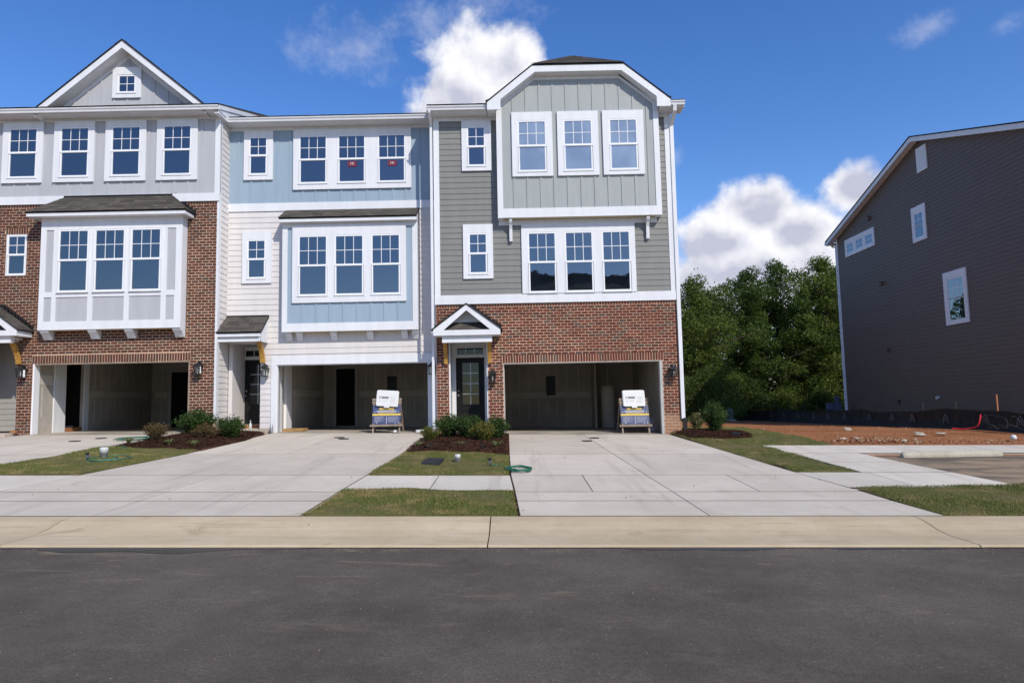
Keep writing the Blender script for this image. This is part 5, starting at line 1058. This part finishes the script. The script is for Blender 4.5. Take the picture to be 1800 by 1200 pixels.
# ------------------------------------------------------------------ sign stands in the two right garages
def xf(mb, m): mb.v = [tuple(m @ Vector(p)) for p in mb.v]; return mb
def sign_stand(x, y, yaw, lab, lab2, lean=0):
    z = gz(x, y)+.006; m = Matrix.Translation((x, y, z)) @ Matrix.Rotation(R(yaw), 4, 'Z'); t = thing('sign_stand', (x, y, z), lab, 'sign', 'caution stands in the garages')
    P = lambda name, mat, mb, par=t: xf(mb, m).build(name, mat, par)
    sl = .30                                            # front frame leans back sl metres per metre
    f = lambda h: sl*h
    for s_ in (-1, 1):
        a = s_*.40; w = .022
        P('leg', 'grey_wood', MB().hexa([(a-w, -.04, 0), (a+w, -.04, 0), (a+w, 0, 0), (a-w, 0, 0), (a-w, f(1.06)-.04, 1.06), (a+w, f(1.06)-.04, 1.06), (a+w, f(1.06), 1.06), (a-w, f(1.06), 1.06)]))
        P('leg', 'grey_wood', MB().hexa([(a*1.12-w, .82, 0), (a*1.12+w, .82, 0), (a*1.12+w, .86, 0), (a*1.12-w, .86, 0), (a-w, f(1.0)+.01, 1.03), (a+w, f(1.0)+.01, 1.03), (a+w, f(1.0)+.05, 1.03), (a-w, f(1.0)+.05, 1.03)]))
        P('brace', 'grey_wood', MB().box(a-.02, a+.02, -.0, .84, .24, .30))
    for h, w in ((.93, .45), (1.02, .45)): P('rail', 'grey_wood', MB().box(-w, w, f(h)-.062, f(h)-.041, h-.035, h+.035))
    P('ledge', 'grey_wood', MB().box(-.49, .49, -.02, .075, .21, .255)); P('ledge', 'grey_wood', MB().box(-.49, .49, -.045, -.021, .20, .26))
    def face(u0, u1, h0, h1, off, th=.006): return MB().hexa([(u0, f(h0)-off-th, h0), (u1, f(h0)-off-th, h0), (u1, f(h0)-off, h0), (u0, f(h0)-off, h0), (u0, f(h1)-off-th, h1), (u1, f(h1)-off-th, h1), (u1, f(h1)-off, h1), (u0, f(h1)-off, h1)])
    bd = P('board', 'navy_print', face(-.43, .43, .262, .84, .05)); e = .0575
    P('yellow_band', 'yellow_print', face(-.43, .43, .53, .585, e, .0015), bd); P('yellow_band', 'yellow_print', face(-.23, .23, .70, .775, e, .0015), bd)
    for h, w in ((.668, .31), (.64, .30), (.61, .26)): P('print_line', 'yellow_print' if h < .62 else 'print_light', face(-w, w, h-.006, h+.008, e, .0012), bd)
    P('print_line', 'print_light', face(-.006, .006, .28, .51, e, .0012), bd)
    for i, h in enumerate((.49, .46, .43, .40, .37, .34)):
        P('print_line', 'print_light', face(-.37, -.37+(.30, .24, .33, .2, .28, .15)[i], h-.003, h+.003, e, .0012), bd); P('print_line', 'print_light', face(.04, .04+(.33, .3, .34, .26, .33, .2)[i], h-.003, h+.003, e, .0012), bd)
    for u, h in ((-.36, .64), (.36, .64), (-.30, .31), (.27, .31), (.36, .31)): P('screw', 'white_plastic', face(u-.012, u+.012, h-.012, h+.012, e, .004), bd)
    me = text_mesh('CAUTION', .088, 'print_dark'); o = obj('lettering', me, bd); ang = math.atan(sl)
    o.matrix_world = m @ Matrix.Translation((0, f(.737)-e-.0025, .737)) @ Matrix.Rotation(R(90)-ang, 4, 'X') @ Matrix.Scale(1.15, 4, (1, 0, 0))
    # white moulded case hung on the rails
    zc = Vector((x, y, z+.8)); c = thing('plastic_case', zc, lab2, 'case', 'white cases hung on the caution stands'); n = 5; rim = []
    u0, u1, h0, h1 = -.34, .34, .80, 1.30; r = .05; pts = []
    for cx, cz, a0 in ((u1-r, h0+r, -90), (u1-r, h1-r, 0), (u0+r, h1-r, 90), (u0+r, h0+r, 180)):
        for q in range(5): a = R(a0+q*22.5); pts.append((cx+r*math.cos(a), cz+r*math.sin(a)))
    def plate(k, off, th, ins=0):
        mb = MB(); cu, ch = (u0+u1)/2, (h0+h1)/2; q = [((u-cu)*(1-ins)+cu, (h-ch)*(1-ins)+ch) for u, h in pts]; nn = len(q)
        mb.v = [(u, f(h)-off-th, h) for u, h in q]+[(u, f(h)-off, h) for u, h in q]; mb.f = [tuple(range(nn)), tuple(range(2*nn-1, nn-1, -1))]+[(i, nn+i, nn+(i+1) % nn, (i+1) % nn) for i in range(nn)]; return mb
    rot = Matrix.Translation((.02 if lean else 0, 0, 0)) @ Matrix.Rotation(R(lean), 4, 'Y')
    Q = lambda name, mat, mb, par: xf(xf(mb, Matrix.Translation((0, 0, 1.05)) @ rot @ Matrix.Translation((0, 0, -1.05))), m).build(name, mat, par)
    sh = Q('shell', 'white_plastic', plate(0, .065, .05), c); Q('lid', 'white_plastic', plate(0, .116, .018, .05), c)
    k = .1345
    Q('latch', 'white_plastic', face(-.08, .08, .765, .83, .10, .03), c); Q('label', 'print_dark', face(-.25, .03, 1.045, 1.105, k, .002), c)
    Q('emblem', 'white_plastic', face(-.235, -.20, 1.055, 1.085, k+.002, .0015), c); Q('emblem', 'white_plastic', face(-.20, -.165, 1.055, 1.095, k+.002, .0015), c); Q('print_line', 'white_plastic', face(-.14, .01, 1.068, 1.08, k+.002, .0012), c)
    for h in (1.09, 1.05, 1.01, .97, .93): Q('print_line', 'stain_grey', face(.08, .25, h-.004, h+.006, k, .0015), c)
    for a, b_ in ((-.25, -.17), (-.12, .01)):
        for h in (1.0, .97, .94): Q('print_line', 'stain_grey', face(a, b_, h-.004, h+.004, k, .0015), c)
sign_stand(-3.90, 21.02, 4, 'wooden easel with navy and yellow caution board in the middle garage', 'white plastic case tilted on the easel in the middle garage', 4)
sign_stand(3.69, 20.78, 0, 'wooden easel with navy and yellow caution board in the right garage', 'white plastic case level on the easel in the right garage', 0)
def tube_thing(name, pts, r, mat, lab, cat, grp=None, k=8, sub=6):
    P = [Vector(p) for p in pts]; out = []
    for i in range(len(P)-1):                            # Catmull-Rom
        a, b_, c, d = P[max(i-1, 0)], P[i], P[i+1], P[min(i+2, len(P)-1)]
        for q in range(sub): t = q/sub; out.append(.5*((2*b_)+(c-a)*t+(2*a-5*b_+4*c-d)*t*t+(3*b_-a-3*c+d)*t**3))
    out.append(P[-1]); return tag(MB().tube(out, r, k).build(name, mat, None, True), lab, cat, grp)
G = lambda x, y, d=.02: (x, y, gz(x, y)+d)
tube_thing('gutter_offcut', [(-2.95, 20.72, gz(-3, 20.7)+.06), (-2.66, 20.86, gz(-3, 20.8)+.06)], .055, 'white_plastic', 'short white downspout offcut lying by the middle garage corner', 'pipe', None, 4, 2)
tube_thing('gutter_offcut', [(-3.62, 20.82, gz(-3.6, 20.8)+.055), (-3.60, 21.1, gz(-3.6, 21)+.055)], .05, 'white_plastic', 'white downspout offcut lying under the middle garage easel', 'pipe', None, 4, 2)
lp = MB().hexa([(4.20, 21.2, .62), (4.36, 21.25, .62), (4.36, 21.27, .62), (4.20, 21.22, .62), (4.24, 21.5, 1.05), (4.38, 21.5, 1.05), (4.38, 21.52, 1.05), (4.24, 21.52, 1.05)])
tag(lp.build('metal_sheet', 'galvanised'), 'grey metal sheet leaning beside the right garage jamb', 'sheet')
def bottle(x, y, z, s_, lab): tag(MB().lathe(x, y, [(.035*s_, z), (.037*s_, z+.02*s_), (.037*s_, z+.13*s_), (.014*s_, z+.17*s_), (.014*s_, z+.21*s_), (.02*s_, z+.211*s_), (.02*s_, z+.235*s_)], 12).build('plastic_bottle', 'white_plastic', None, True), lab, 'bottle')
bottle(-8.22, 21.45, .966, 1.1, 'small white bottle standing on the concrete stoop of the white house')
tag(MB().lathe(-7.42, 21.05, [(.045, gz(-7.4, 21)), (.05, gz(-7.4, 21)+.02), (.05, gz(-7.4, 21)+.2), (.04, gz(-7.4, 21)+.23), (.03, gz(-7.4, 21)+.26)], 12).build('spray_can', 'galvanised', None, True), 'grey can standing at the left jamb of the middle garage', 'can')

# ------------------------------------------------------------------ hoses, sprinklers, pipes, lids
def coil(cx, cy, rx, ry, turns, z=.02, jit=.05, seed=0, a0=0):
    rr = random.Random(seed); p = []
    for i in range(int(turns*10)+1): a = a0+i/10*2*math.pi; k = 1+rr.uniform(-jit, jit)*2+.12*math.sin(a*.37+seed); p.append(G(cx+math.cos(a)*rx*k, cy+math.sin(a)*ry*k, z+.011*i/10+rr.uniform(0, .012)))
    return p
tube_thing('garden_hose', [G(-.46, 13.52, .05), G(-.36, 13.62, .03), G(-.18, 13.55), G(-.05, 13.2)]+coil(.08, 13.05, .22, .27, 3.3, .02, .10, 3, 2.6), .0125, 'hose_green', 'green hose coil lying across the edge of the right driveway', 'hose', 'green garden hoses')
tube_thing('garden_hose', [G(-8.86, 14.5, .05)]+coil(-8.62, 14.65, .34, .40, 1.4, .03, .06, 5, 3.4)+[G(-8.95, 15.3), G(-9.2, 15.9), G(-9.35, 16.6, .03), G(-9.62, 16.9, .05), G(-9.9, 17.3, .03), G(-9.98, 17.9, .02)], .0125, 'hose_green', 'green hose looped round the white pipe on the left lawn', 'hose', 'green garden hoses')
tube_thing('garden_hose', [G(-9.72, 18.2, .03), G(-9.9, 18.5)]+coil(-10.3, 18.8, .38, .5, 2.6, .02, .16, 8, 0), .0125, 'hose_green', 'green hose coils on the left driveway beside the reddish shrub', 'hose', 'green garden hoses')
def sprinkler(x, y, lab):
    z = gz(x, y); t = thing('sprinkler', (x, y, z), lab, 'sprinkler', 'spike sprinklers on the lawns')
    MB().tube([(x, y, z-.02), (x, y, z+.14)], .012, 8).build('spike', 'black_metal', t); MB().box(x-.022, x+.022, y-.022, y+.022, z+.09, z+.13).build('body', 'blue_grey_box', t)
    MB().tube([(x-.02, y, z+.15), (x+.03, y-.03, z+.19)], [.02, .012], 8).build('nozzle', 'black_metal', t); MB().box(x-.075, x+.01, y-.008, y+.008, z+.165, z+.185).build('arm', 'black_metal', t); MB().tube([(x, y, z+.13), (x, y, z+.17)], .018, 8).build('collar', 'black_metal', t)
sprinkler(-.48, 13.5, 'black spike sprinkler on the lawn left of the right driveway'); sprinkler(-8.92, 14.42, 'black spike sprinkler beside the white pipe on the left lawn')
def cleanout(x, y, r, h, lab):
    z = gz(x, y); t = thing('cleanout_pipe', (x, y, z), lab, 'pipe', 'white cleanout pipes in the lawns'); MB().lathe(x, y, [(r*.9, z-.05), (r*.9, z+h*.55), (r, z+h*.555), (r, z+h*.97), (r*.96, z+h)], 16).build('pipe', 'white_plastic', t, True); MB().lathe(x, y, [(r*.9, z+h), (r*.9, z+h+.008), (r*.4, z+h+.012)], 16).build('cap', 'white_plastic', t)
cleanout(-8.78, 14.75, .085, .25, 'larger white capped pipe ringed by the hose on the left lawn'); cleanout(-1.17, 14.2, .062, .165, 'short white capped pipe on the lawn between the driveways')
lid = MB().hexa([(-1.88, 13.80, gz(-1.9, 13.8)+.02), (-1.50, 13.74, gz(-1.5, 13.7)+.02), (-1.46, 14.42, gz(-1.5, 14.4)+.02), (-1.84, 14.46, gz(-1.8, 14.4)+.02), (-1.86, 13.82, gz(-1.9, 13.8)+.065), (-1.52, 13.76, gz(-1.5, 13.7)+.06), (-1.48, 14.40, gz(-1.5, 14.4)+.075), (-1.82, 14.44, gz(-1.8, 14.4)+.075)])
tag(lid.build('meter_lid', 'lid_black'), 'black rectangular meter box lid set in the small lawn', 'lid')
def drain(x, y, ang, lab):
    z = gz(x, y)+.075; t = thing('drain_pipe', (x, y, z-.07), lab, 'pipe', 'black drain pipe ends in the mulch'); d = Vector((math.sin(R(ang)), -math.cos(R(ang)), -.05)); c = Vector((x, y, z))
    MB().tube([tuple(c-d*q) for q in np.linspace(0, .4, 9)], [.058, .05]*4+[.058], 12, False).build('pipe', 'black_metal', t, True); MB().tube([tuple(c-d*.03), tuple(c-d*.035)], .05, 12).build('bore', 'dark_hole', t)
drain(-2.08, 16.12, -10, 'black drain pipe end at the left front of the centre bed'); drain(-.69, 16.12, 10, 'black drain pipe end at the right front of the centre bed'); drain(6.35, 19.25, 20, 'black drain pipe end in the bed right of the brick wall')
for x, y, lab in ((-11.82, 18.52, 'nearer dark round cover on the left driveway'), (-11.57, 19.28, 'farther dark round cover on the left driveway'), (-4.71, 19.04, 'nearer dark round cover on the middle driveway'), (-4.92, 19.4, 'farther dark round cover on the middle driveway'), (1.95, 18.45, 'nearer dark round cover on the right driveway'), (2.24, 19.25, 'farther dark round cover on the right driveway')):
    q = MB().lathe(x, y, [(.145, gz(x, y)-.02), (.145, gz(x, y)+.014), (.12, gz(x, y)+.018)], 18); tag(q.build('drain_cover', 'lid_black'), lab, 'cover', 'round covers in the driveways')
n = 150; x = rng.uniform(-9, 6, n); y = rng.uniform(8.1, 20, n); z = gzv(x, y)+.008; c = np.stack([x, y, z], -1); s_ = rng.uniform(.006, .017, n); V, F = leaf_cloud(c, s_, n, 6)
tag(obj('leaf_litter', npmesh('leaf_litter', V, F, 'shrub_red')), 'scattered dry leaf crumbs on driveways and kerb', 'litter', None, 'stuff')

# ------------------------------------------------------------------ dirt lot: silt fence, rubble, wheel stop
fx = lambda y: 15.5+.10*math.sin(y*.9)+.06*math.sin(y*2.3)-(.9*max(0, (y-44)/3.2)**1.5)
ft = lambda y: .62+.05*math.sin(y*.8+1)+.03*math.sin(y*2.1)
sf = thing('silt_fence', (15.5, 32, gz(15.5, 32)), 'low black silt fence with printed marks in front of the taupe house', 'fence')
ys = np.linspace(17.4, 47.4, 110); mb = MB()
for y in ys:
    t_ = max(.05, min(1, (47.4-y)/2.2)); q = gz(15.5, y); h_ = ft(y)*t_
    mb.v += [(fx(y)-.16, y, q-.02), (fx(y)-.03+.02*math.sin(y*3), y, q+.10), (fx(y)+.03*math.sin(y*1.3), y, q+h_*.6), (fx(y), y, q+h_)]
mb.f = [(4*i+j, 4*i+j+1, 4*i+j+5, 4*i+j+4) for i in range(len(ys)-1) for j in range(3)]
mb.build('fabric', 'silt_fabric', sf, True)
for y in np.arange(18.6, 46, 1.83):
    q = gz(15.5, y); bx('post', 'rust_wood' if abs(y-22.3) < 1 else 'black_metal', sf, fx(y)+.03, fx(y)+.065, y-.018, y+.018, q-.1, q+(1.15 if abs(y-22.3) < 1 else .95))
def mark(y):
    """printed arch with a drop inside, facing the street side"""
    q = gz(15.5, y)+.33; X = fx(y)-.03; mb = MB(); w = .15; h_ = .16
    def ribbon(pts, t_):
        k = len(mb.v)
        for i, p in enumerate(pts):
            a = pts[min(i+1, len(pts)-1)]; b_ = pts[max(i-1, 0)]; dx, dz = a[0]-b_[0], a[1]-b_[1]; l_ = math.hypot(dx, dz); nx, nz = -dz/l_*t_, dx/l_*t_
            for sg in (-1, 1): mb.v.append((X-.004-.02*max(0, .25-p[1]), y+p[0]+nx*sg, q+p[1]+nz*sg))
        mb.f.extend([(k+2*i, k+2*i+1, k+2*i+3, k+2*i+2) for i in range(len(pts)-1)])
    ribbon([(-w, -h_), (-w*.95, -h_*.1), (-w*.55, h_*.55), (0, h_*1.1), (w*.55, h_*.45), (w*.95, -h_*.2), (w, -h_)], .024); ribbon([(-.04, -h_*.6), (-.055, -h_*.1), (0, h_*.5)], .022); ribbon([(.035, -h_*.7), (.05, -h_*.2), (.02, h_*.2)], .02)
    mb.build('printed_mark', 'fence_print', sf)
for y in np.arange(19.1, 44, 1.83): mark(y)
tube_thing('warning_tape', [(15.35, 22.6, gz(15.5, 22)+.50), (15.22, 22.45, gz(15.5, 22)+.36), (15.12, 22.5, gz(15.5, 22)+.12), (14.9, 22.9, gz(15.5, 22)+.03), (14.7, 23.1, gz(14.5, 23)+.03)], .026, 'orange_tape', 'red warning tape hanging off the black silt fence', 'tape', None, 5)
for i, lab in enumerate(('long looped wire tangled against the right end of the silt fence', 'short bent wire lying under the right end of the silt fence', 'high arched wire sticking out above the silt fence')):
    rr = random.Random(i); p = [(14.9+rr.uniform(-.2, .25), 21.6-q*.25+rr.uniform(-.3, .3), gz(15, 21)+.03+rr.uniform(0, .25+.2*i)) for q in range(9)]; tube_thing('loose_wire', p, .0045, 'wire', lab, 'wire', 'wires at the fence end', 5)
ub = thing('utility_box', (13.75, 43.8, gz(13.75, 43.8)), 'grey-green utility box at the left end of the silt fence', 'utility box'); q = gz(13.75, 43.8)
MB().hexa([(13.5, 43.55, q), (14.0, 43.55, q), (14.0, 44.1, q), (13.5, 44.1, q), (13.54, 43.7, q+.82), (13.96, 43.7, q+.82), (13.96, 44.05, q+.82), (13.54, 44.05, q+.82)]).build('cabinet', 'green_box', ub); bx('base', 'stem_concrete', ub, 13.42, 14.08, 43.48, 44.18, q-.1, q+.05); bx('lid', 'green_box', ub, 13.51, 13.99, 43.66, 44.09, q+.821, q+.86)
_ch = []
def chunk_mesh(seed, mat):
    rr = random.Random(seed); mb = MB(); n = 7; v = []
    for z_, s_ in ((-.4, .8), (.1, 1), (.45, .6)): v += [(math.cos(i*2*math.pi/n)*s_*rr.uniform(.6, 1.1), math.sin(i*2*math.pi/n)*s_*rr.uniform(.5, 1), z_*rr.uniform(.7, 1.1)) for i in range(n)]
    f = [tuple(range(n-1, -1, -1)), tuple(range(2*n, 3*n))]+[(k*n+i, k*n+(i+1) % n, (k+1)*n+(i+1) % n, (k+1)*n+i) for k in (0, 1) for i in range(n)]
    return mb.add(v, f).mesh('chunk', mat)
chs = [chunk_mesh(i, ('old_concrete', 'stem_concrete', 'red_dirt', 'white_plastic')[i % 4 if i < 3 else i % 3]) for i in range(8)]
def chunk(x, y, s_, k, lab, grp='bits of rubble on the dirt lot', flat=.5):
    o = obj('rubble_chunk', chs[k % 8], None, (x, y, gz(x, y)-.02+s_*.2), (rng.uniform(-.3, .3), rng.uniform(-.3, .3), rng.uniform(0, 6)), (s_*rng.uniform(.8, 1.5), s_, s_*flat)); return tag(o, lab, 'rubble', grp)
for x, y, s_, k, lab in ((11.9, 20.2, .20, 0, 'flat grey slab of rubble alone on the dirt in front of the fence'), (12.55, 20.25, .17, 1, 'second flat chunk of rubble right of the lone slab'), (9.3, 18.7, .2, 0, 'largest pale chunk in the rubble heap behind the sidewalk'), (9.0, 18.9, .13, 1, 'pale stone at the left of the rubble heap'), (10.4, 18.5, .14, 1, 'pale stone at the right end of the rubble heap'), (11.4, 23.5, .16, 0, 'pale angular stone on the dirt toward the back')): chunk(x, y, s_, k, lab)
tag(MB().lathe(13.4, 18.5, [(.0, gz(13.4, 18.5)), (.06, gz(13.4, 18.5)+.02), (.085, gz(13.4, 18.5)+.07), (.06, gz(13.4, 18.5)+.13), (.01, gz(13.4, 18.5)+.155)], 14).build('white_ball', 'white_plastic', None, True), 'small white ball-like object on the dirt at the far right', 'ball')
n = 420; V = []; F = []
cl = np.concatenate([np.stack([rng.normal(9.8, .75, 420), rng.normal(18.6, .32, 420)], -1), np.stack([rng.uniform(8.4, 15, n), rng.uniform(17.6, 30, n)], -1), np.stack([rng.uniform(11.5, 15, 260), rng.normal(18.6, .35, 260)], -1)])
cl = cl[(cl[:, 1] > 17.55) & (cl[:, 0] > 8.2)]
for i, (x, y) in enumerate(cl):
    s_ = rng.uniform(.008, .03) if i > 400 else rng.uniform(.018, .06); a = rng.uniform(0, 6.3); z = gz(x, y)-.045+(.10*math.exp(-((x-9.8)/.9)**2-((y-18.6)/.35)**2)) ; k = len(V)
    b_ = [(x+math.cos(a+q*2.1)*s_*rng.uniform(.6, 1.5), y+math.sin(a+q*2.1)*s_*rng.uniform(.6, 1.2), z) for q in range(3)]; V += b_+[(x+rng.uniform(-.3, .3)*s_, y, z+.03+s_*rng.uniform(.4, .9))]; F += [(k, k+1, k+3), (k+1, k+2, k+3), (k+2, k, k+3)]
b = NB('gravel'); b.fin(b.ramp(b.rand(), [(0, (.15, .06, .03)), (.6, (.25, .115, .055)), (.9, (.28, .17, .10)), (1, (.40, .33, .26))]), .95, b.noise(60, 2), .5, .01, .1)
tag(obj('gravel', npmesh('gravel', V, F, 'gravel')), 'loose gravel and clods scattered over the red dirt lot', 'gravel', None, 'stuff')
d0 = MB(); A, B_ = Vector((8.42, 15.02, 0)), Vector((10.78, 15.30, 0)); ax = (B_-A).normalized(); nr = Vector((-ax.y, ax.x, 0))
prof = [(-.085, 0), (-.085, .05), (-.05, .125), (.05, .125), (.085, .05), (.085, 0)]
secs = [(A, .75), (A+ax*.05, 1), (B_-ax*.12, 1), (B_, .6)]
for c, s_ in secs: d0.v += [tuple(c+nr*p[0]*(s_ if s_ < 1 else 1)+Vector((0, 0, gz(c.x, c.y)-.008+p[1]*s_))) for p in prof]
d0.f = [(i*6+j, i*6+(j+1) % 6, (i+1)*6+(j+1) % 6, (i+1)*6+j) for i in range(3) for j in range(6)]+[tuple(range(5, -1, -1)), tuple(18+j for j in range(6))]
tag(d0.build('wheel_stop', 'old_concrete'), 'concrete wheel stop at the head of the parking bay', 'wheel stop')
st = MB().hexa([(11.1, 15.28, gz(11, 15)-.011), (11.2, 15.28, gz(11, 15)-.011), (14.6, 13.6, gz(14.6, 13.6)-.011), (14.5, 13.6, gz(14.6, 13.6)-.011), (11.1, 15.28, gz(11, 15)-.006), (11.2, 15.28, gz(11, 15)-.006), (14.6, 13.6, gz(14.6, 13.6)-.006), (14.5, 13.6, gz(14.6, 13.6)-.006)]).build('parking_line', 'joint_mud', kind='structure')
